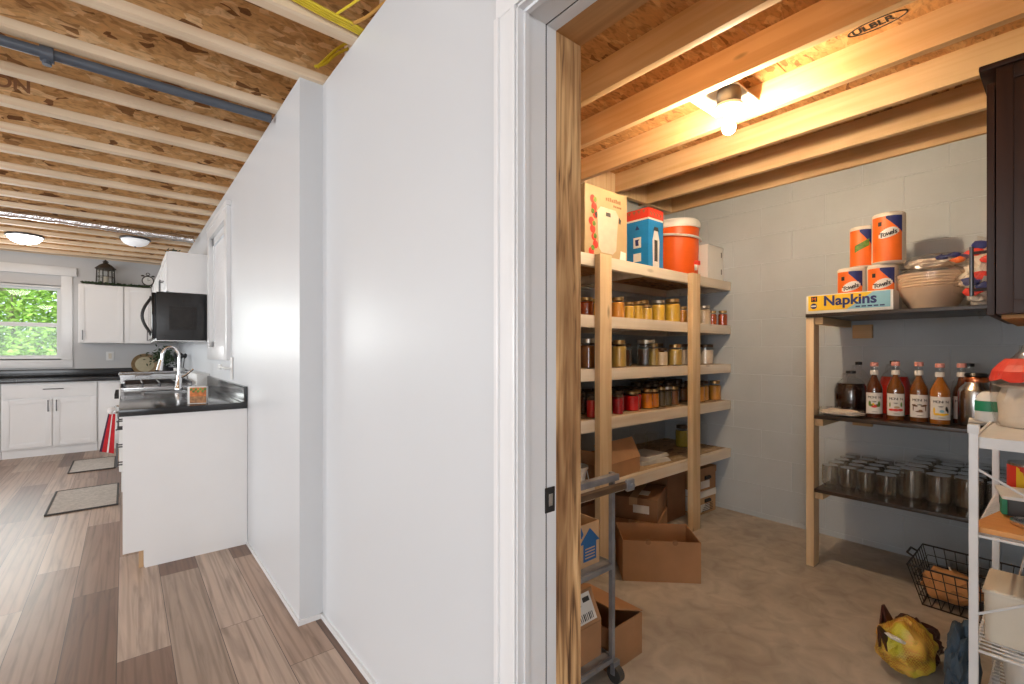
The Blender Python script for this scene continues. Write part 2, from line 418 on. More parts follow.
def leafmat(name, col):
    m, nt, b = new_mat(name)
    gi = nt.nodes.new('ShaderNodeNewGeometry')
    rp = ramp(nt, gi.outputs['Random Per Island'], [(0, tuple(c * .45 for c in col)), (.5, col), (1, tuple(min(1, c * 1.7) for c in col))])
    nt.links.new(rp.outputs[0], b.inputs['Base Color']); b.inputs['Roughness'].default_value = .6
    tl = nt.nodes.new('ShaderNodeBsdfTranslucent'); nt.links.new(rp.outputs[0], tl.inputs[0])
    mx = nt.nodes.new('ShaderNodeMixShader'); mx.inputs[0].default_value = .5
    nt.links.new(b.outputs[0], mx.inputs[1]); nt.links.new(tl.outputs[0], mx.inputs[2])
    nt.links.new(mx.outputs[0], nt.nodes['Material Output'].inputs[0])
    return m
M['foliage'] = leafmat('tree_leaves', (.36, .56, .12))
M['foliage_d'] = leafmat('deep_tree_leaves', (.19, .39, .14))

# jar contents
CON = {
 'golden': (.95, .45, .05), 'amber': (.80, .30, .04), 'dark': (.055, .022, .012), 'red': (.70, .012, .014), 'crimson': (.36, .008, .014),
 'orange': (.92, .30, .015), 'olive': (.10, .075, .03), 'pickle': (.48, .33, .08), 'flour': (.66, .56, .46), 'nuts': (.52, .33, .13),
 'brown': (.26, .10, .03), 'redamber': (.42, .07, .012), 'yellow': (.45, .33, .04), 'pale': (.60, .48, .34)}
CM = {}
for k, v in CON.items():
    chunk = k in ('golden', 'amber', 'nuts', 'pickle', 'pale')
    CM[k] = plain('contents_' + k, v, .16 if not chunk else .3, .55 if chunk else .15, 55 if chunk else 14, coat=.6, coat_rough=.04)

# ------------------------------------------------------------------ mesh builder
class MB:
    def __init__(s): s.bm = bmesh.new()
    def _merge(s, t, mi, mat=None):
        if mat is not None: bmesh.ops.transform(t, matrix=mat, verts=t.verts)
        mp = {v: s.bm.verts.new(v.co) for v in t.verts}
        for f in t.faces:
            try: nf = s.bm.faces.new([mp[v] for v in f.verts])
            except ValueError: continue
            nf.material_index = mi
        t.free()
        return s
    def box(s, x0, x1, y0, y1, z0, z1, mi=0, bev=0.0, mat=None):
        t = bmesh.new(); bmesh.ops.create_cube(t, size=1)
        for v in t.verts:
            v.co = Vector(((x0 + x1) / 2 + v.co.x * (x1 - x0), (y0 + y1) / 2 + v.co.y * (y1 - y0), (z0 + z1) / 2 + v.co.z * (z1 - z0)))
        if bev: bmesh.ops.bevel(t, geom=t.edges[:], offset=bev, segments=2, affect='EDGES', profile=.7)
        return s._merge(t, mi, mat)
    def lathe(s, prof, n=20, mi=0, mat=None, close=False):
        t = bmesh.new(); rings = []
        for r, z in prof:
            if r < 1e-6: rings.append([t.verts.new((0, 0, z))])
            else: rings.append([t.verts.new((r * math.cos(2 * PI * k / n), r * math.sin(2 * PI * k / n), z)) for k in range(n)])
        for a, b in zip(rings, rings[1:]):
            for k in range(n):
                k2 = (k + 1) % n
                if len(a) == 1 and len(b) > 1: t.faces.new([a[0], b[k2], b[k]])
                elif len(b) == 1 and len(a) > 1: t.faces.new([a[k], a[k2], b[0]])
                elif len(a) > 1: t.faces.new([a[k], a[k2], b[k2], b[k]])
        bmesh.ops.recalc_face_normals(t, faces=t.faces[:])
        return s._merge(t, mi, mat)
    def tube(s, pts, r, n=8, mi=0, cap=True):
        pts = [Vector(p) for p in pts]; t = bmesh.new(); rings = []
        up = None
        for i, p in enumerate(pts):
            d = (pts[min(i + 1, len(pts) - 1)] - pts[max(i - 1, 0)]).normalized()
            if up is None:
                up = Vector((0, 0, 1)) if abs(d.z) < .9 else Vector((1, 0, 0))
            a = d.cross(up).normalized(); b2 = a.cross(d).normalized(); up = b2
            rr = r[i] if isinstance(r, (list, tuple)) else r
            rings.append([t.verts.new(p + a * rr * math.cos(2 * PI * k / n) + b2 * rr * math.sin(2 * PI * k / n)) for k in range(n)])
        for a, b2 in zip(rings, rings[1:]):
            for k in range(n): t.faces.new([a[k], a[(k + 1) % n], b2[(k + 1) % n], b2[k]])
        if cap: t.faces.new(rings[0][::-1]); t.faces.new(rings[-1])
        bmesh.ops.recalc_face_normals(t, faces=t.faces[:])
        return s._merge(t, mi)
    def prism(s, poly, z0, z1, mi=0, mat=None):
        """poly in XY extruded in Z"""
        t = bmesh.new()
        a = [t.verts.new((x, y, z0)) for x, y in poly]; b = [t.verts.new((x, y, z1)) for x, y in poly]
        t.faces.new(a[::-1]); t.faces.new(b); n = len(poly)
        for k in range(n): t.faces.new([a[k], a[(k + 1) % n], b[(k + 1) % n], b[k]])
        bmesh.ops.recalc_face_normals(t, faces=t.faces[:])
        return s._merge(t, mi, mat)
    def quad(s, a, b, c, d, th=.0015, mi=0):
        """a thin slab through four corner points"""
        a, b, c, d = map(Vector, (a, b, c, d))
        n = (b - a).cross(d - a).normalized() * th
        t = bmesh.new()
        lo = [t.verts.new(p) for p in (a, b, c, d)]; hi = [t.verts.new(p + n) for p in (a, b, c, d)]
        t.faces.new(lo[::-1]); t.faces.new(hi)
        for k in range(4): t.faces.new([lo[k], lo[(k + 1) % 4], hi[(k + 1) % 4], hi[k]])
        bmesh.ops.recalc_face_normals(t, faces=t.faces[:])
        return s._merge(t, mi)
    def blob(s, r, seed=0, amp=.15, sub=3, mi=0, mat=None, sc_=(1, 1, 1), freq=2.0):
        from mathutils import noise
        t = bmesh.new(); bmesh.ops.create_icosphere(t, subdivisions=sub, radius=1)
        for v in t.verts:
            n = noise.noise(v.co * freq + Vector((seed * 7.3, seed * 3.1, seed)))
            n2 = noise.noise(v.co * freq * 3 + Vector((seed, 5, seed * 2.7)))
            v.co = v.co * (1 + amp * n + amp * .45 * n2)
            v.co = Vector((v.co.x * r * sc_[0], v.co.y * r * sc_[1], v.co.z * r * sc_[2]))
        return s._merge(t, mi, mat)
    def build(s, name, mats, parent=None, world=False, angle=35):
        if not isinstance(mats, (list, tuple)): mats = [mats]
        me = bpy.data.meshes.new(name)
        if world and parent is not None:
            inv = root_matrix(parent).inverted()
            bmesh.ops.transform(s.bm, matrix=inv, verts=s.bm.verts)
        s.bm.to_mesh(me); s.bm.free()
        for m in mats: me.materials.append(M[m] if isinstance(m, str) else m)
        me.shade_smooth(); me.set_sharp_from_angle(angle=R(angle))
        o = bpy.data.objects.new(name, me); COL.objects.link(o)
        if parent is not None: o.parent = parent
        return o

def root_matrix(o):
    m = Matrix.Identity(4)
    while o is not None:
        m = Matrix.LocRotScale(o.location, o.rotation_euler, o.scale) @ m
        o = o.parent
    return m

def tag(o, label=None, cat=None, group=None, kind=None):
    if label: o['label'] = label
    if cat: o['category'] = cat
    if group: o['group'] = group
    if kind: o['kind'] = kind
    return o

def thing(name, label, cat, loc=(0, 0, 0), rz=0, group=None):
    o = bpy.data.objects.new(name, None); COL.objects.link(o)
    o.location = loc; o.rotation_euler = (0, 0, rz); o.empty_display_size = .1
    return tag(o, label, cat, group)

def struct(o): o['kind'] = 'structure'; return o

def copy_tree(o, parent=None):
    c = o.copy(); COL.objects.link(c); c.parent = parent
    for ch in [x for x in COL.objects if x.parent is o]: copy_tree(ch, c)
    return c

def text(name, body, size, mat, origin, xdir, ydir, parent, depth=.0006, align='LEFT', sx=1.0, bold=0.0, shear=0.0, label=None):
    """Lettering as a thin mesh: baseline starts at origin, reads along xdir."""
    cu = bpy.data.curves.new(name, 'FONT'); cu.body = body; cu.size = size; cu.extrude = depth; cu.align_x = align; cu.offset = bold; cu.shear = shear
    to = bpy.data.objects.new(name + '_curve', cu); COL.objects.link(to)
    bpy.context.view_layer.update()
    me = bpy.data.meshes.new_from_object(to.evaluated_get(bpy.context.evaluated_depsgraph_get()))
    bpy.data.objects.remove(to); bpy.data.curves.remove(cu)
    me.name = name
    X = Vector(xdir).normalized(); Y = Vector(ydir).normalized(); Z = X.cross(Y)
    mt = Matrix(((X.x * sx, Y.x, Z.x, origin[0]), (X.y * sx, Y.y, Z.y, origin[1]), (X.z * sx, Y.z, Z.z, origin[2]), (0, 0, 0, 1)))
    if parent is not None: mt = root_matrix(parent).inverted() @ mt
    me.transform(mt)
    me.materials.clear(); me.materials.append(M[mat])
    o = bpy.data.objects.new(name, me); COL.objects.link(o); o.parent = parent
    if label: o['label'] = label
    return o



# ================================================================== SETTING
# floors
o = struct(MB().box(-4.2, .70, -4, 2.2, -.06, 0).box(-4.2, .60, 2.2, 8.25, -.06, 0).build('floor', 'planks'))
struct(MB().box(.70, 3.59, -.16, 2.24, -.06, 0).build('floor_pantry', 'conc'))
# corridor wall: nearer part with the pantry door, farther part with the window
struct(MB().box(.70, .80, .806, 2.36, 0, 2.445).box(.70, .80, -.20, .806, 2.005, 2.445).box(.70, .80, -4, -.20, 0, 2.445).build('wall_right', 'wall'))
w = MB()
w.box(.60, .72, 2.2, 4.04, 0, 2.445); w.box(.60, .72, 4.87, 8.25, 0, 2.445)
w.box(.60, .72, 4.04, 4.87, 0, 1.24); w.box(.60, .72, 4.04, 4.87, 2.22, 2.445)
struct(w.build('wall_right_far', 'wall'))
# kitchen end wall with window opening x -2.05..-.62
w = MB()
w.box(-4.2, -2.10, 8.25, 8.37, 0, 2.445); w.box(-.62, .72, 8.25, 8.37, 0, 2.445)
w.box(-2.10, -.62, 8.25, 8.37, 0, 1.13); w.box(-2.10, -.62, 8.25, 8.37, 2.05, 2.445)
struct(w.build('wall_far', 'wall_back'))
# left and rear walls (outside the frame) with window openings
w = MB(); ys = [-4.0]
for yy in (-1.6, 1.4, 4.4): ys += [yy - .675, yy + .675]
ys.append(8.25)
for a, b in zip(ys[::2], ys[1::2]): w.box(-4.32, -4.2, a, b, 0, 2.445)
for yy in (-1.6, 1.4, 4.4): w.box(-4.32, -4.2, yy - .675, yy + .675, 0, .7); w.box(-4.32, -4.2, yy - .675, yy + .675, 2.2, 2.445)
struct(w.build('wall_left', 'wall'))
w = MB(); w.box(-4.32, -3.2, -4.12, -4, 0, 2.445).box(-.6, .80, -4.12, -4, 0, 2.445).box(-3.2, -.6, -4.12, -4, 0, .75).box(-3.2, -.6, -4.12, -4, 2.15, 2.445)
struct(w.build('wall_rear', 'wall'))
# pantry walls
struct(MB().box(3.59, 3.79, -.36, 2.44, -.06, 2.66).build('wall_pantry_right', 'block_r'))
struct(MB().box(.80, 3.59, 2.24, 2.44, -.06, 2.66).build('wall_pantry_back', 'block_b'))
struct(MB().box(.90, 3.59, -.36, -.16, -.06, 2.66).build('wall_pantry_near', 'wall'))
struct(MB().box(.80, .896, .896, 2.24, 0, 2.40).build('wall_pantry_left', 'wall'))
# ceilings: strand board decks
struct(MB().box(-4.32, .80, -4.12, 8.37, 2.738, 2.76).build('ceiling', 'osb'))
w = MB()
for k in range(2): w.box(.80, 3.79, -.36 + k * 1.22, -.36 + k * 1.22 + (1.215 if k == 0 else 1.60), 2.54, 2.56)
struct(w.build('ceiling_pantry', 'osb_p'))
struct(MB().box(-4.32, -4.2, -4.12, 8.37, 2.445, 2.738).box(-4.2, .72, 8.25, 8.37, 2.445, 2.738).box(-4.2, .80, -4.12, -4.0, 2.445, 2.738)
       .box(.72, .80, 2.36, 8.37, 2.445, 2.738).build('trim_rim', 'joist_x'))
struct(MB().box(.80, .84, -4.0, 2.44, 2.445, 2.76).build('trim_band', 'joist_x'))

# ------------------------------------------------------------------ ceiling joists over the corridor and kitchen
for k in range(-15, 16):
    y = 2.205 + .3925 * k
    x1 = .80 if y < 2.3 else .72
    t = bpy.data.objects.new('ceiling_joist', None); COL.objects.link(t); t.location = (-1.7, y, 2.445); t['kind'] = 'structure'
    MB().box(-4.2, x1, y - .029, y + .029, 2.445, 2.483, bev=.002).build('bottom_flange', 'joist_x', t, world=True)
    MB().box(-4.2, x1, y - .005, y + .005, 2.483, 2.70).build('web', 'osb_w', t, world=True)
    MB().box(-4.2, x1, y - .029, y + .029, 2.70, 2.738).build('top_flange', 'joist_x', t, world=True)
    if k == 3: web_y = y - .005; jt = t
text('stamp_letters', 'UOON', .085, 'card_d', (-.63, web_y - .001, 2.530), (1, 0, 0), (0, 0, 1), jt, .0004, bold=.002)
# near joist lines up where the wall steps back: spacing keeps 1.85, 2.25, ...

# pantry joists, along Y
for k, x in enumerate((1.24, 1.66, 2.01, 2.405, 2.80, 3.20, 3.565)):
    o = MB().box(x - .001, x + .037 if k < 6 else 3.589, -.16, 2.24, 2.40, 2.54, bev=.003).build('pantry_joist', 'joist_y')
    o['kind'] = 'structure'
for a, b in ((2.04, 2.402), (2.444, 2.797), (2.84, 3.197), (3.24, 3.56), (1.70, 2.008)):
    struct(MB().box(a, b, 2.16, 2.198, 2.40, 2.54, bev=.002).build('joist_blocking', 'pine_z'))

# lettering stamped on the joist behind the bulb
st = thing('board_stamp', 'dark oval grade stamp printed on the ceiling board up right of the bulb', 'stamp', (2.30, .56, 2.539))
text('stamp_letters', 'ULBLR', .056, 'black_matte', (2.343, .580, 2.5390), (0, -1, 0), (-1, 0, 0), st, .0004, sx=.86, bold=.0016)
w = MB()
pts = [(2.325 + .036 * math.sin(t), .498 + .096 * math.cos(t), 2.5392) for t in [2 * PI * k / 28 for k in range(29)]]
w.tube(pts, .0028, 5); w.build('stamp_ring', 'black_matte', st, world=True)

# ------------------------------------------------------------------ pantry door opening: casing, jamb, stud, header
w = MB()
w.box(.684, .70, .812, .878, 0, 2.012, bev=.002)            # upright casing
w.box(.677, .70, .866, .882, 0, 2.0115, bev=.003)
w.box(.680, .70, .8085, .826, 0, 2.0112, bev=.003)
w.box(.684, .70, -.30, .882, 2.0125, 2.075, bev=.002)
w.box(.677, .70, -.30, .884, 2.063, 2.080, bev=.003)
struct(w.build('trim_casing', 'white'))
w = MB()
w.box(.684, .771, .800, .806, 0, 2.0); w.box(.684, .771, -.2, .80, 2.0, 2.006)
w.box(.776, .806, .800, .806, 0, 2.0); w.box(.776, .806, -.2, .80, 2.0, 2.006)
w.box(.700, .712, .793, .800, 0, 1.995); w.box(.700, .712, -.2, .80, 1.993, 2.0)
jm = struct(w.build('trim_jamb', 'casing'))
struct(MB().box(.771, .776, .802, .83, 0, 2.01).box(.771, .776, -.2, .83, 2.002, 2.02).build('trim_door_slot', 'black'))
struct(MB().box(.806, .896, .800, .84, 0, 2.0, bev=.002).build('trim_door_stud', 'stud'))
struct(MB().box(.806, .896, -.2, .84, 2.0, 2.20, bev=.002).box(.80, .896, .84, .896, 0, 2.40).build('trim_door_header', 'header'))
sp = thing('strike_plate', 'small black metal latch plate on the white door jamb edge', 'latch plate', (.776, .798, .865))
w = MB().box(.768, .800, .7975, .800, .835, .895, bev=.002); w.build('plate', 'black', sp, world=True)
MB().box(.778, .792, .7955, .799, .850, .880, bev=.002).build('latch_slot', 'steel', sp, world=True)
# ragged white strip and baseboard edges at floor
struct(MB().box(.690, .70, .883, 2.2, 0, .022).box(.592, .60, 2.2, 3.34, 0, .022).box(.592, .70, 2.192, 2.2, 0, .022).build('baseboard_right', 'white'))

# ------------------------------------------------------------------ windows
def kitchen_window():
    t = bpy.data.objects.new('window_1', None); COL.objects.link(t); t.location = (-1.36, 8.25, 1.6); t['kind'] = 'structure'
    w = MB()
    w.box(-.62, -.515, 8.228, 8.249, 1.117, 2.189, bev=.002); w.box(-2.205, -2.10, 8.228, 8.249, 1.117, 2.189, bev=.002)
    w.box(-2.25, -.475, 8.215, 8.249, 2.19, 2.30, bev=.004); w.box(-2.205, -.515, 8.226, 8.249, 1.02, 1.116, bev=.002)
    w.build('window_casing', 'white', t, world=True)
    w = MB()
    for a, b in ((1.136, 1.565), (1.545, 2.029)):
        yy = 8.275 if a < 1.5 else 8.306
        w.box(-2.09, -2.045, yy, yy + .03, a, b); w.box(-.665, -.63, yy, yy + .03, a, b)
        w.box(-2.045, -.665, yy, yy + .03, a, a + .04); w.box(-2.045, -.665, yy, yy + .03, b - .03, b)
    w.box(-2.1, -.62, 8.25, 8.37, 1.117, 1.135); w.box(-.629, -.615, 8.25, 8.37, 1.136, 2.029); w.box(-2.105, -2.091, 8.25, 8.37, 1.136, 2.029); w.box(-2.1, -.62, 8.25, 8.37, 2.03, 2.06)
    w.build('window_frame', 'white', t, world=True)
    MB().box(-2.044, -.666, 8.288, 8.291, 1.177, 1.534).box(-2.044, -.666, 8.319, 8.322, 1.586, 1.998).build('window_pane', 'pane', t, world=True)
kitchen_window()
def side_window():
    t = bpy.data.objects.new('window_2', None); COL.objects.link(t); t.location = (.6, 4.45, 1.7); t['kind'] = 'structure'
    w = MB()
    w.box(.570, .60, 3.94, 4.05, 1.155, 2.31, bev=.003); w.box(.570, .60, 4.86, 4.965, 1.155, 2.31, bev=.003)
    w.box(.570, .60, 4.05, 4.86, 2.21, 2.31, bev=.003); w.box(.570, .60, 4.05, 4.86, 1.155, 1.26, bev=.003)
    w.box(.565, .60, 3.92, 4.98, 2.29, 2.325, bev=.003)
    w.build('window_casing', 'white', t, world=True)
    w = MB()
    for a, b in ((4.05, 4.11), (4.80, 4.86)): w.box(.60, .63, a, b, 1.25, 2.21)
    w.box(.60, .63, 4.05, 4.86, 1.25, 1.31); w.box(.60, .63, 4.05, 4.86, 2.15, 2.21); w.box(.618, .632, 4.11, 4.80, 1.66, 1.70)
    w.build('window_frame', 'white', t, world=True)
    MB().box(.640, .644, 4.06, 4.86, 1.25, 2.21).build('window_pane', 'pane', t, world=True)
    w = MB()
    for k in range(30): w.box(.612, .616, 4.112, 4.798, 1.312 + k * .0278, 1.312 + k * .0278 + .0268)
    w.build('window_blind', 'blind', t, world=True)
side_window()
# offstage windows: casings round the openings that let the daylight in
for i, yy in enumerate((-1.6, 1.4, 4.4)):
    w = MB(); w.box(-4.2, -4.175, yy - .76, yy - .675, .62, 2.28).box(-4.2, -4.175, yy + .675, yy + .76, .62, 2.28).box(-4.2, -4.175, yy - .675, yy + .675, 2.2, 2.28).box(-4.2, -4.175, yy - .675, yy + .675, .62, .7)
    struct(w.build('window_%d' % (i + 3), 'white'))

# ------------------------------------------------------------------ outside
struct(MB().box(-14, 10, 8.45, 30, -.4, -.3).build('ground', 'grass'))
def tree(x, y, h, r, seed, label, mat='foliage', n=9000, low=.0):
    rd = random.Random(seed)
    t = thing('tree', label, 'tree', (x, y, -.3), 0, 'trees outside the kitchen window')
    w = MB()
    pts = [(0, 0, 0), (.1, .05, h * .3), (-.05, .1, h * .6), (.05, 0, h * .95)]
    w.tube(pts, [.09, .07, .05, .02], 8)
    for k in range(7):
        a = rd.random() * 6.3; z = h * (.25 + .09 * k)
        w.tube([(0, 0, z), (r * .5 * math.cos(a), r * .5 * math.sin(a), z + .4), (r * .9 * math.cos(a), r * .9 * math.sin(a), z + .9)], [.035, .022, .008], 6)
    w.build('trunk', 'bark', t)
    bm = bmesh.new()
    cl = [(rd.uniform(-r, r) * .8, rd.uniform(-r, r) * .8, rd.uniform(h * (low + .05), h * .95), rd.uniform(.35, .75)) for _ in range(34)]
    for _ in range(n):
        c = rd.choice(cl); v = Vector((rd.gauss(0, 1), rd.gauss(0, 1), rd.gauss(0, .8))).normalized() * c[3] * rd.random() ** .4
        p = Vector((c[0], c[1], c[2])) + v
        if p.y + y < 8.7: continue
        a = Vector((rd.gauss(0, 1), rd.gauss(0, 1), rd.gauss(0, .6))).normalized(); b = a.orthogonal().normalized()
        s = rd.uniform(.03, .065)
        vs = [bm.verts.new(p + a * s), bm.verts.new(p + b * s * .5), bm.verts.new(p - a * s), bm.verts.new(p - b * s * .5)]
        bm.faces.new(vs)
    me = bpy.data.meshes.new('foliage'); bm.to_mesh(me); bm.free(); me.materials.append(M[mat])
    o = bpy.data.objects.new('foliage', me); COL.objects.link(o); o.parent = t
tree(-1.5, 12.0, 3.6, 1.3, 1, 'bright green leafy tree behind the left part of the kitchen window')
tree(-.6, 11.2, 3.2, 1.0, 2, 'slim leafy tree with a pale trunk behind the right part of the kitchen window', n=7000)
tree(-3.6, 13.5, 4.2, 1.7, 3, 'bushy tree beyond the kitchen window, farthest left of the trees')
tree(-2.3, 15.0, 4.6, 2.2, 4, 'deep green tree in the distance behind the nearer trees at the kitchen window', 'foliage_d', 14000)
tree(-.2, 15.0, 4.4, 2.0, 5, 'deep green tree in the distance, rightmost seen through the kitchen window', 'foliage_d', 12000)
tree(-4.6, 16.5, 5.0, 2.2, 6, 'tall distant deep green tree partly hidden at the far left of the kitchen window', 'foliage_d', 12000)
# ================================================================== CEILING THINGS
def ceiling_light(x, y, glass, label, s=1.0):
    t = thing('ceiling_light', label, 'ceiling light', (x, y, 2.445)); t.scale = (s, s, s)
    MB().lathe([(0, 0), (.165, 0), (.175, -.012), (.172, -.028), (.15, -.03)], 28).build('rim', 'dark_metal', t)
    MB().lathe([(.158, -.022), (.15, -.05), (.12, -.085), (.07, -.108), (.012, -.117)], 28).build('shade', glass, t)
    MB().lathe([(.013, -.112), (.013, -.122), (.005, -.134), (0, -.136)], 10).build('finial', 'dark_metal', t)
ceiling_light(.09, 6.45, 'dome', 'smaller white dome light with a dark rim, nearer the corridor wall', .78)
ceiling_light(-.80, 7.0, 'dome_lit', 'glowing white dome light on the joists above the kitchen window counter', .85)
ceiling_light(-1.6, 3.4, 'dome_lit', 'glowing dome light over the middle of the open room')
ceiling_light(-1.6, -.6, 'dome_lit', 'glowing dome light at the near end of the open room')
# crinkled foil duct slung under the joists
w = MB(); pts = []
for k in range(61):
    u = k / 60; x = -4.1 + 4.66 * u
    pts.append((x, 5.98 + .10 * math.sin(u * 5), 2.41 + .02 * math.cos(u * 9)))
w.tube(pts, [.036 + .004 * math.sin(k * 2.1) for k in range(61)], 10)
tag(w.build('foil_duct', 'foil'), 'crinkled silver foil duct running under the kitchen joists', 'duct')
# grey waste pipe between joists with hanger
t = thing('drain_pipe', 'dark grey plastic pipe strapped beside a corridor joist', 'pipe', (-1.5, 2.60, 2.47))
MB().tube([(-4.1, 2.640, 2.420), (.58, 2.640, 2.422)], .021, 14).build('pipe', 'grey_pipe', t, world=True)
MB().tube([(-.24, 2.640, 2.40), (-.24, 2.640, 2.375)], .015, 10).tube([(-.26, 2.640, 2.418), (-.22, 2.640, 2.418)], .031, 14).build('pipe_outlet', 'grey_pipe', t, world=True)
# electric cables
def cable(pts, mat, label, r=.0055):
    P = [Vector(p) for p in pts]; out = []
    for i in range(len(P) - 1):
        p0 = P[max(i - 1, 0)]; p1 = P[i]; p2 = P[i + 1]; p3 = P[min(i + 2, len(P) - 1)]
        for k in range(8):
            t = k / 8
            out.append(.5 * ((2 * p1) + (p2 - p0) * t + (2 * p0 - 5 * p1 + 4 * p2 - p3) * t * t + (3 * p1 - p0 - 3 * p2 + p3) * t ** 3))
    out.append(P[-1])
    tag(MB().tube(out, r, 7).build('electric_cable', mat), label, 'cable', 'electric cables between the corridor joists')
CL = ['nearest the wall corner', 'second in the bundle', 'third in the bundle', 'farthest left in the bundle']
for k in range(4):
    cable([(.30, 1.770 - .012 * k, 2.50), (.42, 1.768 - .012 * k, 2.478), (.55, 1.765 - .012 * k, 2.462), (.66, 1.765 - .012 * k, 2.456), (.72, 1.77 - .010 * k, 2.458), (.79, 1.78 - .01 * k, 2.50)], 'yellow_cable',
          'yellow electric cable across the strand board at the corner top, ' + CL[k], .0055)
cable([(.79, 1.40, 2.50), (.72, 1.52, 2.462), (.69, 1.66, 2.458), (.655, 1.745, 2.458)], 'orange_cable', 'tan electric cable running close to the wall top toward the corner', .0065)
cable([(.78, 1.20, 2.52), (.69, 1.42, 2.47), (.63, 1.62, 2.462), (.60, 1.725, 2.462)], 'yellow_cable', 'single thin yellow cable coming down to the bundle from the upper right', .0045)
for k in range(2):
    cable([(.80, 2.15, 2.66 - .03 * k), (.745, 2.155, 2.605 - .022 * k), (.70 , 2.16, 2.545 - .018 * k), (.665 - .01 * k, 2.165, 2.497)], 'yellow_cable', ('left' if k == 0 else 'right') + ' one of two yellow cables beyond the corner joist', .0065)

# bare bulb in the pantry
t = thing('bulb_lamp', 'lit bare bulb in a white socket hanging from the pantry joists', 'lamp', (2.19, 1.03, 2.40))
w = MB()
w.box(2.047, 2.402, .98, 1.20, 2.455, 2.463)
w.build('mounting_board', 'white_plastic', t, world=True)
MB().lathe([(0, .055), (.05, .055), (.055, .03), (.052, -.012), (.048, -.02), (0, -.02)], 20).build('junction_box', 'dark_metal', t)
MB().lathe([(0, -.020), (.062, -.020), (.062, -.034), (.045, -.044), (.022, -.056), (.020, -.07), (0, -.07)], 24).build('socket', 'white_plastic', t)
MB().lathe([(.012, -.070), (.014, -.080), (.026, -.105), (.030, -.122), (.026, -.14), (.014, -.151), (0, -.154)], 18).build('bulb', 'bulb', t)

# ================================================================== KITCHEN
def handle(parent, p, axis, length, out, r=.005, mat='dark_metal', name='handle'):
    """bar handle centred at world p, along axis, standing off along out"""
    p = Vector(p); a = Vector(axis); o_ = Vector(out)
    e1 = p - a * length / 2; e2 = p + a * length / 2
    w = MB().tube([e1 + o_ * .03 - a * .012, e2 + o_ * .03 + a * .012], r, 8)
    w.tube([e1, e1 + o_ * .03], r * .9, 8).tube([e2, e2 + o_ * .03], r * .9, 8)
    return w.build(name, mat, parent, world=True)

def shaker(x0, x1, z0, z1, yf, rail=.055):
    """door slab in an XZ plane facing -Y"""
    w = MB().box(x0, x1, yf + .006, yf + .018, z0, z1)
    w.box(x0, x0 + rail, yf, yf + .008, z0, z1, bev=.0015).box(x1 - rail, x1, yf, yf + .008, z0, z1, bev=.0015)
    w.box(x0 + rail, x1 - rail, yf, yf + .008, z0, z0 + rail, bev=.0015).box(x0 + rail, x1 - rail, yf, yf + .008, z1 - rail, z1, bev=.0015)
    return w
def shaker_x(y0, y1, z0, z1, xf, rail=.055):
    """door slab in a YZ plane facing -X"""
    w = MB().box(xf + .006, xf + .018, y0, y1, z0, z1)
    w.box(xf, xf + .008, y0, y0 + rail, z0, z1, bev=.0015).box(xf, xf + .008, y1 - rail, y1, z0, z1, bev=.0015)
    w.box(xf, xf + .008, y0 + rail, y1 - rail, z0, z0 + rail, bev=.0015).box(xf, xf + .008, y0 + rail, y1 - rail, z1 - rail, z1, bev=.0015)
    return w

# base cabinets along the far wall
for i, (x0, x1, lab) in enumerate(((-1.065, -.255, 'white double-door base cabinet with a wide drawer below the kitchen window'),
                                   (-1.88, -1.07, 'white double-door base cabinet cut by the left picture edge'))):
    t = thing('base_cabinet', lab, 'cabinet', ((x0 + x1) / 2, 7.66, 0))
    MB().box(x0, x1, 7.67, 8.248, .10, .862).box(x0, x1, 7.71, 8.248, 0, .10).build('body', 'cab', t, world=True)
    mx = (x0 + x1) / 2 + .01
    for a, b, hx in ((x0 + .012, mx - .006, mx - .035), (mx + .006, x1 - .012, mx + .035)):
        d = shaker(a, b, .115, .672, 7.652).build('door', 'cab', t, world=True)
        handle(d, (hx, 7.652, .59), (0, 0, 1), .11, (0, -1, 0))
    d = MB().box(x0 + .012, x1 - .012, 7.652, 7.67, .69, .845, bev=.002).build('drawer', 'cab', t, world=True)
    handle(d, ((x0 + x1) / 2 + .02, 7.652, .785), (1, 0, 0), .15, (0, -1, 0))
t = thing('base_cabinet', 'white single-door corner base cabinet left of the range', 'cabinet', (-.12, 7.66, 0))
MB().box(-.25, .595, 7.67, 8.247, .10, .862).box(-.25, .595, 7.71, 8.247, 0, .10).build('body', 'cab', t, world=True)
d = MB().box(-.232, .0, 7.652, 7.67, .115, .845, bev=.002).build('door', 'cab', t, world=True)
handle(d, (-.04, 7.652, .77), (0, 0, 1), .11, (0, -1, 0))

# base cabinets along the corridor wall
t = thing('base_cabinet', 'white base cabinet with the large plain end panel facing the room', 'cabinet', (.3, 3.8, 0))
MB().box(.014, .595, 3.36, 4.20, .10, .862).box(.085, .595, 3.36, 4.20, 0, .10).build('body', 'cab', t, world=True)
MB().prism([(-.008, .10), (.089, .10), (.089, 0.0), (.598, 0.0), (.598, .862), (-.008, .862)], -3.36, -3.345,
           mat=Matrix(((1, 0, 0, 0), (0, 0, -1, 0), (0, 1, 0, 0), (0, 0, 0, 1)))).build('end_panel', 'cab', t, world=True)
MB().box(.062, .083, 3.362, 3.40, 0, .10).build('kick_edge', 'card_l', t, world=True)
for a, b in ((3.385, 3.775), (3.785, 4.19)):
    d = shaker_x(a, b, .115, .672, -.006).build('door', 'cab', t, world=True)
    handle(d, (-.006, (b - .04) if a < 3.5 else (a + .04), .58), (0, 0, 1), .11, (-1, 0, 0))
    d = MB().box(-.006, .012, a, b, .69, .845, bev=.002).build('drawer', 'cab', t, world=True)
    handle(d, (-.006, (a + b) / 2, .77), (0, 1, 0), .11, (-1, 0, 0))
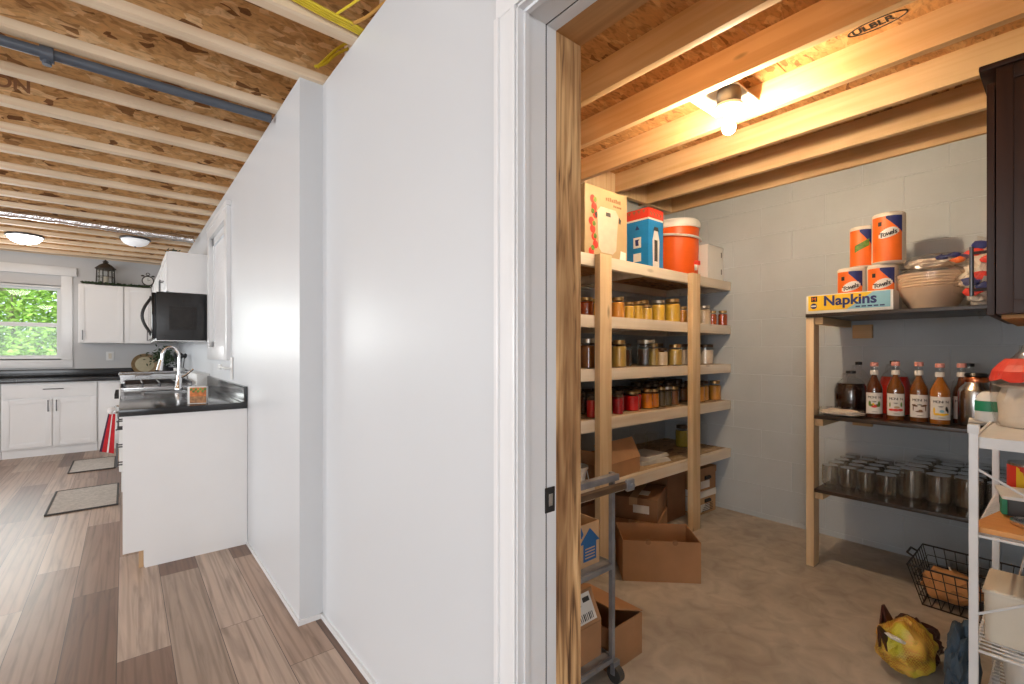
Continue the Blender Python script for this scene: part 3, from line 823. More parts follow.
t = thing('base_cabinet', 'white sink base cabinet between the end cabinet and the range', 'cabinet', (.3, 4.6, 0))
MB().box(.014, .595, 4.205, 5.02, .10, .712).box(.014, .06, 4.205, 5.02, .712, .862).box(.42, .595, 4.205, 5.02, .712, .862).box(.085, .595, 4.205, 5.02, 0, .10).build('body', 'cab', t, world=True)
for a, b in ((4.215, 4.61), (4.62, 5.01)):
    d = shaker_x(a, b, .115, .845, -.006).build('door', 'cab', t, world=True)
    handle(d, (-.006, (b - .04) if a < 4.5 else (a + .04), .70), (0, 0, 1), .11, (-1, 0, 0))
t = thing('base_cabinet', 'white base cabinet beyond the range against the corner', 'cabinet', (.3, 6.7, 0))
MB().box(.014, .595, 5.80, 7.66, .10, .862).box(.085, .595, 5.80, 7.66, 0, .10).build('body', 'cab', t, world=True)
shaker_x(5.82, 6.6, .115, .845, -.006).build('door', 'cab', t, world=True)

# worktops
t = thing('worktop', 'glossy black worktop with upstand over the end cabinet and sink', 'worktop', (.3, 4.2, .862))
w = MB()
w.box(-.025, .598, 3.33, 4.40, .862, .90, bev=.004); w.box(-.025, .10, 4.40, 4.80, .862, .90); w.box(.40, .598, 4.40, 4.80, .862, .90); w.box(-.025, .598, 4.80, 5.02, .862, .90)
w.build('slab', 'black_top', t, world=True)
MB().box(.578, .599, 3.33, 5.02, .90, 1.0, bev=.003).box(.567, .578, 3.345, 5.02, .90, .906).build('upstand', 'black_top', t, world=True)
t = thing('worktop', 'black worktop under the kitchen window turning the corner to the range', 'worktop', (-.5, 7.9, .862))
w = MB(); w.box(-2.6, .598, 7.615, 8.25, .862, .90, bev=.004); w.box(-.025, .598, 5.80, 7.62, .862, .90, bev=.003); w.build('slab', 'black_top', t, world=True)
MB().box(-2.6, .578, 8.228, 8.249, .90, 1.0, bev=.003).box(.578, .599, 5.80, 8.249, .90, 1.0, bev=.003).build('upstand', 'black_top', t, world=True)

# sink
t = thing('kitchen_sink', 'stainless steel sink sunk in the near black worktop', 'sink', (.25, 4.60, .90))
w = MB(); w.box(.10, .115, 4.40, 4.80, .72, .896).box(.385, .40, 4.40, 4.80, .72, .896).box(.115, .385, 4.40, 4.415, .72, .896).box(.115, .385, 4.785, 4.80, .72, .896).box(.11, .39, 4.41, 4.79, .715, .722)
w.build('bowl', 'steel', t, world=True)
# faucet
t = thing('faucet', 'tall chrome gooseneck faucet standing on the black worktop', 'faucet', (.357, 4.87, .90))
pts = [(0, 0, .02), (0, 0, .26)] + [(-.058 + .058 * math.cos(a), 0, .27 + .09 * math.sin(a)) for a in [PI * k / 14 for k in range(1, 14)]] + [(-.116, 0, .27), (-.120, 0, .25)]
MB().tube(pts, .012, 14).lathe([(0, 0), (.034, 0), (.034, .012), (.022, .03), (.020, .10), (.016, .12)], 18).build('spout', 'chrome', t)
MB().tube([(-.119, 0, .255), (-.124, 0, .22), (-.134, 0, .165)], [.014, .017, .021], 12).build('spray_head', 'chrome', t)
MB().tube([(.015, 0, .10), (.05, -.01, .12), (.10, -.02, .17)], [.010, .008, .007], 8).build('lever', 'chrome', t)
# food box on worktop
t = thing('food_box', 'small carton with orange and green food pictures on the black worktop', 'box', (.35, 3.46, .90), R(-20))
MB().box(-.05, .05, -.02, .02, 0, .105, bev=.001).build('carton', 'white_plastic', t)
MB().box(-.038, .049, -.0215, -.020, .045, .10).build('picture', 'fruit', t, )
MB().box(-.038, .049, -.0212, -.020, .004, .045).build('reflection_tint', 'brown_reflection', t)  # carton's reflection in the glossy worktop, painted on its lower part
w = MB()
for k in range(7): w.blob(.009, k, .1, 1, mat=Matrix.Translation((-.03 + .012 * k, -.0215, .088 - .012 * (k % 2))), sc_=(1, .12, 1))
w.build('vegetable_print', 'greenfruit', t)

# range
t = thing('kitchen_range', 'white range with chrome grates between the base cabinets', 'stove', (.3, 5.42, 0))
MB().box(.0, .598, 5.035, 5.785, 0, .90, bev=.004).build('body', 'cab', t, world=True)
MB().box(-.035, .0, 5.05, 5.77, .22, .76, bev=.006).build('oven_door', 'white_plastic', t, world=True)
MB().box(-.02, .0, 5.05, 5.77, .05, .205, bev=.004).build('storage_drawer', 'white_plastic', t, world=True)
MB().box(-.035, .0, 5.04, 5.78, .775, .915, bev=.006).build('control_panel', 'white_plastic', t, world=True)
for k in range(4):
    MB().tube([(-.035, 5.13 + k * .19, .845), (-.065, 5.13 + k * .19, .845)], .021, 14).build('knob', 'black', t, world=True)
MB().box(-.03, .50, 5.04, 5.78, .90, .915, bev=.003).build('cooktop', 'steel', t, world=True)
w = MB()
for yy in (5.12, 5.28, 5.46, 5.62, 5.72): w.tube([(.0, yy, .945), (.47, yy, .945)], .007, 6)
for xx in (.0, .12, .24, .36, .47): w.tube([(xx, 5.12, .945), (xx, 5.72, .945)], .007, 6); w.tube([(xx, 5.12, .915), (xx, 5.12, .945)], .007, 6); w.tube([(xx, 5.72, .915), (xx, 5.72, .945)], .007, 6)
w.build('grate', 'dark_metal', t, world=True)
handle(t, (-.035, 5.41, .71), (0, 1, 0), .60, (-1, 0, 0), .009, 'steel', 'oven_handle')
MB().box(.50, .598, 5.04, 5.78, .90, 1.02, bev=.006).build('backguard', 'white_plastic', t, world=True)
# towel on the oven handle
t = thing('dish_towel', 'red, white and dark striped towel hanging on the oven handle', 'towel', (-.075, 5.35, .72))
def drape(x, y0, y1, z0, z1, mat, nm):
    w = MB(); n = 10
    for k in range(n):
        a = y0 + (y1 - y0) * k / n; b = y0 + (y1 - y0) * (k + 1) / n
        fa = .012 * math.sin(k * 1.9); fb = .012 * math.sin((k + 1) * 1.9)
        w.quad((x + fa * .3, a, z1), (x + fb * .3, b, z1), (x - .05 + fb, b, z0), (x - .05 + fa, a, z0), .005)
    w.build(nm, mat, t, world=True)
w_ = [(0, .18, 'towel_navy', 'dark_stripe'), (.18, .5, 'towel_red', 'red_stripe'), (.5, .62, 'towel_white', 'white_stripe'), (.62, 1.0, 'towel_red', 'red_stripe')]
for i_, (a, b, m_, nm) in enumerate(w_):
    X0 = lambda u: -.165 + .095 * u
    X1 = lambda u: -.105 + .045 * u
    w = MB(); w.quad((X0(a), 5.30, .37 - .03 * a), (X0(b), 5.30, .37 - .03 * b), (X1(b), 5.32, .70), (X1(a), 5.32, .70), .02)
    w.build(nm, m_, t, world=True)
MB().blob(.035, 4, .2, 2, mat=Matrix.Translation((-.082, 5.31, .71)), sc_=(1.0, 1.2, .9)).build('fold', 'towel_white', t, world=True)
# steel roasting tray past the range
t = thing('roasting_pan', 'wide stainless steel pan on the worktop behind the range', 'pan', (.27, 6.0, .90))
w = MB().prism([(-.02, .902), (.54, .902), (.56, 1.0), (-.04, 1.0)], -5.86, -5.85, mat=Matrix(((1, 0, 0, 0), (0, 0, -1, 0), (0, 1, 0, 0), (0, 0, 0, 1))))
w.prism([(-.02, .902), (.54, .902), (.56, 1.0), (-.04, 1.0)], -6.4, -6.39, mat=Matrix(((1, 0, 0, 0), (0, 0, -1, 0), (0, 1, 0, 0), (0, 0, 0, 1))))
w.box(-.03, -.02, 5.86, 6.39, .902, 1.0).box(.54, .55, 5.86, 6.39, .902, 1.0).box(-.02, .54, 5.86, 6.39, .902, .91)
w.tube([(-.04, 5.85, 1.0), (.56, 5.85, 1.0), (.56, 6.40, 1.0), (-.04, 6.40, 1.0), (-.04, 5.85, 1.0)], .006, 6)
w.build('pan', 'steel', t, world=True)
MB().tube([(.08, 5.85, .97), (.08, 5.81, .99), (.2, 5.81, .99), (.2, 5.85, .97)], .005, 6).build('pan_handle', 'chrome', t, world=True)

# microwave
t = thing('microwave', 'black over-range microwave below the white wall cabinet', 'microwave', (.39, 5.41, 1.32))
MB().box(.21, .598, 5.035, 5.785, 1.32, 1.738, bev=.006).build('body', 'black', t, world=True)
MB().box(.178, .208, 5.04, 5.58, 1.335, 1.73, bev=.005).build('door', 'black_glass', t, world=True)
MB().box(.178, .208, 5.585, 5.78, 1.335, 1.73, bev=.005).build('control_panel', 'black_glass', t, world=True)
w = MB()
w.box(.30, .50, 5.030, 5.036, 1.41, 1.62, bev=.003); w.box(.325, .475, 5.026, 5.031, 1.435, 1.595, bev=.003)
for p in ((.27, 1.70), (.45, 1.70), (.27, 1.36), (.47, 1.36), (.40, 1.665), (.53, 1.66)): w.tube([(p[0], 5.036, p[1]), (p[0], 5.028, p[1])], .008, 8)
w.build('side_panel', 'black_matte', t, world=True)
pts = [(.178, 5.10, 1.70)] + [(.178 - .058 * math.sin(PI * k / 12) - .004, 5.10, 1.68 - .30 * k / 12) for k in range(13)] + [(.178, 5.10, 1.36)]
MB().tube(pts, .012, 10).build('handle', 'black', t, world=True)
MB().tube([(.56, 5.06, 1.335), (.56, 5.03, 1.322)], .004, 5).box(.2, .6, 5.04, 5.78, 1.312, 1.320).build('grease_filter', 'steel', t, world=True)
# wall cabinets
t = thing('wall_cabinet', 'white wall cabinet above the black microwave', 'cabinet', (.45, 5.41, 1.74))
MB().box(.298, .598, 5.03, 5.79, 1.742, 2.10, bev=.002).build('body', 'cab', t, world=True)
for a, b in ((5.035, 5.405), (5.415, 5.785)):
    d = shaker_x(a, b, 1.748, 2.094, .280, .05).build('door', 'cab', t, world=True)
    handle(d, (.280, b - .05 if a < 5.2 else a + .05, 1.82), (0, 0, 1), .10, (-1, 0, 0))
t = thing('wall_cabinet', 'white wall cabinet past the microwave on the right kitchen wall', 'cabinet', (.45, 6.8, 1.33))
MB().box(.298, .598, 5.80, 7.93, 1.33, 2.08, bev=.002).build('body', 'cab', t, world=True)
for k in range(3):
    a = 5.81 + k * .705
    d = shaker_x(a, a + .695, 1.336, 2.074, .280).build('door', 'cab', t, world=True)
    handle(d, (.280, a + .65, 1.43), (0, 0, 1), .10, (-1, 0, 0))
for x0, x1, hx, lab in ((-.445, -.008, -.405, 'white single-door wall cabinet beside the kitchen window'), (-.004, .278, .235, 'narrower white wall cabinet in the kitchen corner, right of the one by the window')):
    t = thing('wall_cabinet', lab, 'cabinet', ((x0 + x1) / 2, 8.1, 1.33))
    MB().box(x0, x1, 7.968, 8.25, 1.33, 2.075, bev=.002).build('body', 'cab', t, world=True)
    d = shaker(x0 + .004, x1 - .004, 1.336, 2.069, 7.95).build('door', 'cab', t, world=True)
    handle(d, (hx, 7.95, 1.43), (0, 0, 1), .10, (0, -1, 0))
# lantern
t = thing('lantern', 'dark iron and glass lantern on top of the wall cabinet by the window', 'lantern', (-.19, 8.06, 2.077))
hexa = [(math.cos(PI / 3 * k + .26), math.sin(PI / 3 * k + .26)) for k in range(6)]
w = MB().prism([(x * .105, y * .105) for x, y in hexa], 0, .025)
for x, y in hexa: w.tube([(x * .095, y * .095, .02), (x * .088, y * .088, .215)], .007, 6)
for k in range(6):
    a, b = hexa[k], hexa[(k + 1) % 6]
    w.tube([(a[0] * .092, a[1] * .092, .12), (b[0] * .092, b[1] * .092, .12)], .004, 5)
w.prism([(x * .10, y * .10) for x, y in hexa], .21, .225)
w.build('frame', 'rust_iron', t)
MB().lathe([(.112, .222), (.10, .235), (.06, .275), (.03, .292), (.022, .30), (.032, .312), (.022, .325), (.008, .335), (0, .345)], 6).build('roof', 'rust_iron', t)
MB().lathe([(.030, .026), (.030, .13), (0, .135)], 14).build('candle', 'ivory_plastic', t)
w = MB()
for k in range(6):
    a, b = hexa[k], hexa[(k + 1) % 6]
    w.quad((a[0] * .086, a[1] * .086, .03), (b[0] * .086, b[1] * .086, .03), (b[0] * .08, b[1] * .08, .21), (a[0] * .08, a[1] * .08, .21), .001)
w.build('glass_panes', 'glass', t)
# clock
t = thing('mantel_clock', 'small round dark clock with white face on the corner wall cabinet', 'clock', (.245, 8.04, 2.077))
rot = Matrix.Translation((0, 0, .105)) @ Matrix.Rotation(R(90), 4, 'X')
MB().lathe([(0, -.02), (.062, -.02), (.068, -.008), (.068, .012), (.058, .018), (.055, .012)], 24, mat=rot).tube([(-.04, 0, .05), (-.055, 0, 0)], .007, 6).tube([(.04, 0, .05), (.055, 0, 0)], .007, 6).build('case', 'rust_iron', t)
MB().lathe([(0, .013), (.055, .013), (.055, .010)], 24, mat=rot).build('dial', 'clockface', t)
MB().tube([(0, -.014, .105), (0, -.014, .14)], .002, 5).tube([(0, -.014, .105), (.025, -.014, .115)], .002, 5).build('clock_hand', 'ink', t)
MB().tube([(0.012 * math.cos(a) * 1.6, 0, .195 + .018 * math.sin(a)) for a in [2 * PI * k / 12 for k in range(13)]], .005, 6).lathe([(.012, .17), (.010, .185), (0, .186)], 10).build('hanging_ring', 'rust_iron', t)
for sx, nm in ((-.055, 'bell'), (.055, 'bell')):
    MB().lathe([(.02, .165), (.016, .178), (0, .184)], 10, mat=Matrix.Translation((sx, 0, 0))).build(nm, 'rust_iron', t)
# garland
def garland(name, pts, label, n, seed, spread=.05):
    rd = random.Random(seed); bm = bmesh.new()
    P = [Vector(p) for p in pts]
    for _ in range(n):
        i = rd.randrange(len(P) - 1); p = P[i].lerp(P[i + 1], rd.random()) + Vector((rd.gauss(0, spread), rd.gauss(0, spread * .6), abs(rd.gauss(0, spread * .55)) + .004))
        a = Vector((rd.gauss(0, 1), rd.gauss(0, 1), rd.gauss(0, .8))).normalized(); b = a.orthogonal().normalized(); s = rd.uniform(.012, .024)
        if p.z - s < P[0].z: p.z = P[0].z + s
        bm.faces.new([bm.verts.new(p + a * s), bm.verts.new(p + b * s * .5), bm.verts.new(p - a * s), bm.verts.new(p - b * s * .5)])
    t = thing(name, label, 'garland', P[0])
    inv = root_matrix(t).inverted(); bmesh.ops.transform(bm, matrix=inv, verts=bm.verts)
    me = bpy.data.meshes.new('leaves'); bm.to_mesh(me); bm.free(); me.materials.append(M['leaf'])
    o = bpy.data.objects.new('leaves', me); COL.objects.link(o); o.parent = t
    MB().tube([p + Vector((0, 0, .012)) for p in P], .005, 5).build('vine', 'rust_iron', t, world=True)
garland('leaf_garland', [(-.40, 8.00, 2.078), (-.2, 7.985, 2.078), (0, 8.0, 2.078), (.26, 7.99, 2.078)], 'low dark green leafy garland along the top of the far wall cabinets', 620, 4, .022)
garland('leaf_garland', [(.33, 5.1, 2.103), (.36, 5.4, 2.103), (.34, 5.75, 2.103)], 'dark leafy sprigs on top of the cabinet above the microwave', 160, 5, .02)
# plate on stand
t = thing('decorative_plate', 'cream plate with brown rim propped against the black upstand', 'plate', (.215, 8.10, .90))
rot = Matrix.Translation((0, .07, .145)) @ Matrix.Rotation(R(78), 4, 'X')
MB().lathe([(0, 0), (.10, 0), (.105, .004), (.0, .006)], 32, mat=rot).build('plate_centre', 'plate', t)
MB().lathe([(.10, -.002), (.145, .016), (.147, .020), (.105, .006)], 32, mat=rot).build('plate_rim', 'plate_rim', t)
MB().tube([(-.05, -.01, .003), (-.05, .06, .003), (-.05, .10, .12)], .004, 6).tube([(.05, -.01, .003), (.05, .06, .003), (.05, .10, .12)], .004, 6).tube([(-.05, .06, .003), (.05, .06, .003)], .004, 6).build('plate_stand', 'rust_iron', t)
# dark plant in a vase in the corner
t = thing('potted_plant', 'dark leafy plant in a glass vase in the kitchen corner behind the faucet', 'plant', (.42, 7.95, .90))
MB().lathe([(0, 0), (.05, 0), (.06, .05), (.045, .12), (.05, .13)], 16).build('vase', 'black_grey', t)
rd = random.Random(3); bm = bmesh.new()
for _ in range(420):
    p = Vector((rd.gauss(0, .07), rd.gauss(0, .06), .25 + rd.gauss(0, .06)))
    a = Vector((rd.gauss(0, 1), rd.gauss(0, 1), rd.gauss(0, .8))).normalized(); b = a.orthogonal().normalized(); s = rd.uniform(.015, .03)
    bm.faces.new([bm.verts.new(p + a * s), bm.verts.new(p + b * s * .5), bm.verts.new(p - a * s), bm.verts.new(p - b * s * .5)])
me = bpy.data.meshes.new('leaves'); bm.to_mesh(me); bm.free(); me.materials.append(M['leaf']); o = bpy.data.objects.new('leaves', me); COL.objects.link(o); o.parent = t
w = MB()
for k in range(5): w.tube([(0, 0, .08), (.03 * math.cos(k * 1.3), .03 * math.sin(k * 1.3), .24)], .003, 5)
w.build('stems', 'leaf', t)
# small jars and utensils near the range wall
t = thing('utensil_crock', 'pale crock of dark utensils by the wall behind the faucet', 'crock', (.50, 6.75, .90))
MB().lathe([(0, 0), (.055, 0), (.058, .13), (.052, .13), (.05, .01), (0, .01)], 18).build('crock', 'white_plastic', t)
for k in range(5):
    a = k * 1.25
    MB().tube([(.02 * math.cos(a), .02 * math.sin(a), .012), (.05 * math.cos(a), .05 * math.sin(a), .25)], .006, 6).blob(.024, k, .1, 1, mat=Matrix.Translation((.055 * math.cos(a), .055 * math.sin(a), .27)), sc_=(1, .4, 1.4)).build('utensil', 'black', t)
# outlets and wall bracket
t = thing('wall_outlet', 'white outlet plate on the far wall under the wall cabinet', 'outlet', (-.149, 8.246, 1.162))
MB().box(-.04, .04, -.004, .003, -.058, .058, bev=.002).build('plate', 'white_plastic', t); MB().box(-.016, .016, -.007, -.003, -.035, .035, bev=.002).build('socket', 'ivory_plastic', t)
t = thing('towel_holder', 'white wall-mounted towel holder right of the side window sill', 'holder', (.60, 3.98, 1.10))
MB().box(.588, .599, 3.84, 3.90, 1.02, 1.18, bev=.003).build('plate', 'white_plastic', t, world=True)
MB().tube([(.59, 3.87, 1.10), (.555, 3.88, 1.10), (.552, 4.10, 1.105)], .008, 8).tube([(.552, 4.10, 1.085), (.552, 4.10, 1.125)], .014, 8).build('arm', 'white_plastic', t, world=True)
# mats
for x0, x1, y0, y1, lab in ((-.45, -.045, 4.86, 5.62, 'grey woven floor mat in front of the range, the nearer of the two'), (-.43, -.08, 6.40, 7.08, 'smaller grey woven floor mat nearer the far cabinets')):
    t = thing('floor_mat', lab, 'mat', ((x0 + x1) / 2, (y0 + y1) / 2, 0))
    MB().box(x0, x1, y0, y1, .001, .009, bev=.002).build('mat_body', 'mat', t, world=True)
    MB().box(x0 - .006, x1 + .006, y0 - .008, y0 + .006, .001, .011).box(x0 - .008, x0 + .006, y0, y1, .001, .011).box(x0 - .006, x1 + .006, y1 - .006, y1 + .008, .001, .011).box(x1 - .006, x1 + .008, y0, y1, .001, .011).build('mat_border', 'mat_edge', t, world=True)
# ================================================================== PANTRY SHELVING
t = thing('pantry_shelving', 'tall built-in pine shelving across the far end of the pantry', 'shelving', (2.3, 1.95, 0))
for (x, tall) in ((1.985, 1.755), (2.955, 1.755), (1.02, 1.755)):
    MB().box(x, x + .10, 1.634, 1.672, 0, tall, bev=.002).build('upright', 'pine_z', t, world=True)
SH = [1.755, 1.42, 1.125, .845, .475]
for z in SH:
    f = MB().box(.90, 3.588, 1.672, 1.710, z - .066, z, bev=.002).box(.90, 3.588, 2.202, 2.239, z - .068, z - .012)
    f.box(3.55, 3.588, 1.71, 2.202, z - .068, z - .012).box(2.45, 2.488, 1.71, 2.202, z - .068, z - .012).box(.90, .938, 1.71, 2.202, z - .068, z - .012)
    f.build('shelf_frame', 'pine_x', t, world=True)
    MB().box(.90, 3.588, 1.711, 2.239, z - .012, z, bev=.001).build('shelf_board', 'osb_s' if z < 1.7 else 'osb_p', t, world=True)

# ------------------------------------------------------------------ jars
def jar_proto(kind, lid, style='mason'):
    """unit jar: radius 1, height 1 (scaled per copy)"""
    o = thing('preserves_jar', None, 'jar')
    if style == 'mason':
        prof = [(0, .0), (.90, .0), (1, .03), (1, .70), (.93, .78), (.78, .84), (.78, .87)]
        cont = [(0, .025), (.86, .025), (.94, .05), (.94, .69), (.86, .765), (0, .77)]
        lp = [(.84, .85), (.84, .975), (.80, .995), (0, 1.0)]
    elif style == 'canister':
        prof = [(0, .0), (.95, .0), (1, .03), (1, .84), (.90, .87), (.90, .89)]
        cont = [(0, .025), (.93, .03), (.94, .72), (0, .73)]
        lp = [(.95, .87), (.95, .985), (.90, 1.0), (0, 1.0)]
    MB().lathe(prof, 20).build('glass', 'glass', o)
    if kind: MB().lathe(cont, 20).build('contents', CM[kind], o)
    if lid: MB().lathe([(.70, .86)] + lp, 20).build('lid', lid, o)
    return o
PROTO = {}
def jar(kind, x, y, z, r, h, label, group=None, lid='lid_gold', style='mason', rz=0):
    key = (kind, lid, style)
    if key not in PROTO: PROTO[key] = jar_proto(kind, lid, style); o = PROTO[key]
    else: o = copy_tree(PROTO[key])
    o.location = (x, y, z); o.scale = (r, r, h); o.rotation_euler = (0, 0, rz)
    o['label'] = label
    if group: o['group'] = group
    elif 'group' in o: del o['group']
    return o
EPS = .0005
ORD = ['first', 'second', 'third', 'fourth', 'fifth', 'sixth', 'seventh', 'eighth', 'ninth', 'tenth', 'eleventh', 'twelfth', 'thirteenth', 'fourteenth', 'fifteenth', 'sixteenth', 'seventeenth', 'eighteenth', 'nineteenth', 'twentieth']
DESC = {'golden': 'golden fruit', 'amber': 'amber fruit', 'dark': 'very dark preserve', 'red': 'bright red preserve', 'crimson': 'deep crimson preserve', 'orange': 'bright orange preserve',
        'olive': 'dark olive preserve', 'pickle': 'yellow-green pickles', 'flour': 'pale flour', 'nuts': 'tan nuts', 'brown': 'brown preserve', 'redamber': 'reddish amber syrup', 'yellow': 'dull yellow liquid', 'pale': 'pale chunks', None: 'nothing'}
def row(z, y, items, shelf, group, where='front row'):
    for i, it in enumerate(items):
        kind, x, r, h = it[:4]; lid = it[4] if len(it) > 4 else 'lid_gold'; st = it[5] if len(it) > 5 else 'mason'; dy = it[6] if len(it) > 6 else 0
        lab = 'jar of %s, %s from left, %s, %s' % (DESC[kind], ORD[i], where, shelf)
        if kind is None: lab = 'large empty clear glass jar, %s from left, %s, %s' % (ORD[i], where, shelf)
        jar(kind, x, y + dy, z + EPS, r, h, lab, group, lid, st)
S2 = 'second shelf down'; S3 = 'third shelf down'; S4 = 'fourth shelf down'
row(1.42, 1.745, [('redamber', 2.035, .042, .11, 'lid_gold', 'mason', .03), ('amber', 2.285, .042, .125), ('golden', 2.39, .036, .105), ('golden', 2.485, .036, .115), ('golden', 2.58, .039, .10), ('golden', 2.715, .045, .14, 'lid_silver'),
                  ('golden', 2.885, .054, .16), ('amber', 3.05, .036, .12, 'lid_gold', 'mason', .02), ('pale', 3.335, .050, .145, 'lid_silver', 'mason', .01), ('redamber', 3.445, .030, .11), ('redamber', 3.545, .034, .115, 'lid_gold', 'mason', -.03)], S2, 'preserves jars on the second shelf down')
row(1.42, 1.86, [('amber', 2.20, .04, .12), ('brown', 2.40, .036, .11), ('dark', 2.60, .04, .13), ('dark', 2.72, .04, .15), ('golden', 2.98, .045, .14), ('amber', 3.12, .04, .13), ('pale', 3.40, .045, .14), ('amber', 3.52, .036, .12)],
    S2, 'preserves jars on the second shelf down', 'second row')
row(1.125, 1.745, [('brown', 2.035, .048, .17, 'lid_silver', 'mason', .02), ('pickle', 2.295, .045, .165), ('dark', 2.42, .050, .145, 'lid_dark', 'canister', .06), (None, 2.575, .060, .17, 'lid_silver', 'canister'), ('pickle', 2.705, .034, .15, 'lid_gold', 'mason', .03), ('pale', 2.79, .040, .12, 'lid_dark', 'mason', .02),
                   ('pickle', 2.92, .048, .145), ('flour', 3.055, .048, .15, 'lid_dark', 'canister', .03), ('flour', 3.375, .058, .15, 'lid_dark', 'canister', .02)], S3, 'jars and canisters on the third shelf down')
row(1.125, 1.90, [('dark', 2.10, .045, .17, 'lid_dark'), ('brown', 2.26, .045, .16, 'lid_dark'), ('dark', 2.48, .05, .16, 'lid_dark'), ('brown', 2.78, .045, .15, 'lid_dark'), ('brown', 2.95, .045, .155, 'lid_dark'), ('flour', 3.24, .05, .15, 'lid_dark', 'canister')],
    S3, 'jars and canisters on the third shelf down', 'second row')
row(.845, 1.79, [('red', 2.045, .034, .13, 'lid_dark', 'mason', -.05), ('crimson', 2.285, .034, .12, 'lid_dark', 'mason', -.045), ('crimson', 2.37, .042, .135, 'lid_dark', 'mason', .02), ('red', 2.485, .048, .125), ('red', 2.578, .034, .125, 'lid_gold', 'mason', .03), ('orange', 2.655, .036, .13), ('orange', 2.735, .033, .125),
                 ('olive', 2.82, .033, .135), ('olive', 2.895, .033, .135, 'lid_silver'), ('brown', 2.975, .036, .13), ('amber', 3.315, .05, .15, 'lid_dark', 'mason', .0), ('amber', 3.42, .046, .15, 'lid_dark', 'mason', .02), ('amber', 3.53, .046, .15, 'lid_gold', 'mason', -.02)],
    S4, 'preserves jars on the fourth shelf down')
# rear rows of the fourth shelf: dark jars nothing tells apart
rd = random.Random(11)
for ri, y in enumerate((1.885, 1.975, 2.065)):
    x = 2.02; n_ = 0
    while x < 3.53:
        k = 'dark' if x < 2.8 or rd.random() < .5 else 'brown'
        jar(k, x, y + rd.uniform(-.008, .008), .845 + EPS, .036, rd.choice((.125, .13, .15 if x > 2.75 else .13)),
            'dark preserves jar with dark lid, %s from left, %s row back, fourth shelf down' % (ORD[n_], ORD[ri + 1]), 'dark jars in the rear rows of the fourth shelf', 'lid_dark')
        x += .088; n_ += 1
# fifth shelf
t_ = jar(None, 3.02, 1.99, .475 + EPS, .052, .17, 'empty clear glass jar on the lowest shelf left of the right upright', None, None)
jar('yellow', 3.36, 1.95, .475 + EPS, .050, .17, 'jar of dull yellow liquid at the right end of the lowest shelf', None, 'lid_dark')
jar(None, 2.93, 2.03, .475 + EPS, .05, .16, 'empty clear glass jar farther back on the lowest shelf beside the other empty one', None, None)
for k, n in ((0, 'lower'), (1, 'upper')):
    t = thing('folded_cloth', 'white folded cloth on the lowest shelf, the %s of two' % n, 'cloth', (2.74, 1.86, .475 + k * .028), R(-8 + 12 * k), 'folded white cloths on the lowest shelf')
    w = MB()
    for j in range(3): w.box(-.14 + .01 * k, .14 - .012 * j, -.10, .10 - .008 * j, .0005 + j * .009, .008 + j * .009, bev=.003)
    w.build('folds', 'paper', t)
t = thing('plastic_tub', 'white plastic tub with a rim on the lowest shelf by the door stud', 'tub', (1.955, 1.80, .475))
MB().lathe([(0, .001), (.060, .001), (.075, .085), (.082, .087), (.082, .10), (.076, .10), (.070, .095), (.056, .006), (0, .006)], 26).build('tub', 'white_plastic', t)
MB().tube([(.07, -.03, .09), (.05, -.07, .02), (-.05, -.07, .02), (-.07, -.03, .09)], .003, 6).build('tub_handle', 'white_plastic', t)

def carton(name, label, loc, rz, dx, dy, h, mat='card', th=.004, open_=False, flaps=(), group=None, lid=None):
    """cardboard box centred in x/y on loc; open box has walls, floor and flaps"""
    t = thing(name, label, 'box', loc, rz, group)
    hx, hy = dx / 2, dy / 2
    if open_:
        w = MB(); w.box(-hx, hx, -hy, -hy + th, 0, h).box(-hx, hx, hy - th, hy, 0, h).box(-hx, -hx + th, -hy + th, hy - th, 0, h).box(hx - th, hx, -hy + th, hy - th, 0, h).box(-hx + th, hx - th, -hy + th, hy - th, 0, th)
        w.build('box_body', mat, t)
    else:
        MB().box(-hx, hx, -hy, hy, 0, h, bev=.003).build('box_body', mat, t)
        MB().box(-hx + .002, hx - .002, -.026, .026, h - .0005, h + .0008).box(-hx - .0008, -hx, -.026, .026, h - .05, h + .0008).box(hx, hx + .0008, -.026, .026, h - .05, h + .0008).build('tape', 'card_l', t)
    for side, ln, ang in flaps:
        a = R(ang)
        w = MB()
        if side == '-y': w.quad((-hx, -hy, h), (hx, -hy, h), (hx, -hy - ln * math.sin(a), h + ln * math.cos(a)), (-hx, -hy - ln * math.sin(a), h + ln * math.cos(a)), th)
        if side == '+y': w.quad((-hx, hy, h), (hx, hy, h), (hx, hy + ln * math.sin(a), h + ln * math.cos(a)), (-hx, hy + ln * math.sin(a), h + ln * math.cos(a)), th)
        if side == '-x': w.quad((-hx, -hy, h), (-hx, hy, h), (-hx - ln * math.sin(a), hy, h + ln * math.cos(a)), (-hx - ln * math.sin(a), -hy, h + ln * math.cos(a)), th)
        if side == '+x': w.quad((hx, -hy, h), (hx, hy, h), (hx + ln * math.sin(a), hy, h + ln * math.cos(a)), (hx + ln * math.sin(a), -hy, h + ln * math.cos(a)), th)
        w.build('flap', mat, t)
    return t
# box with drooping flap on the lowest shelf
t = carton('cardboard_box', 'brown cardboard box with a raised flap on the lowest shelf behind the left upright', (2.27, 1.86, .4755), R(4), .40, .30, .09, 'card', open_=True, flaps=(('-y', .13, -28), ('-x', .10, 30)))
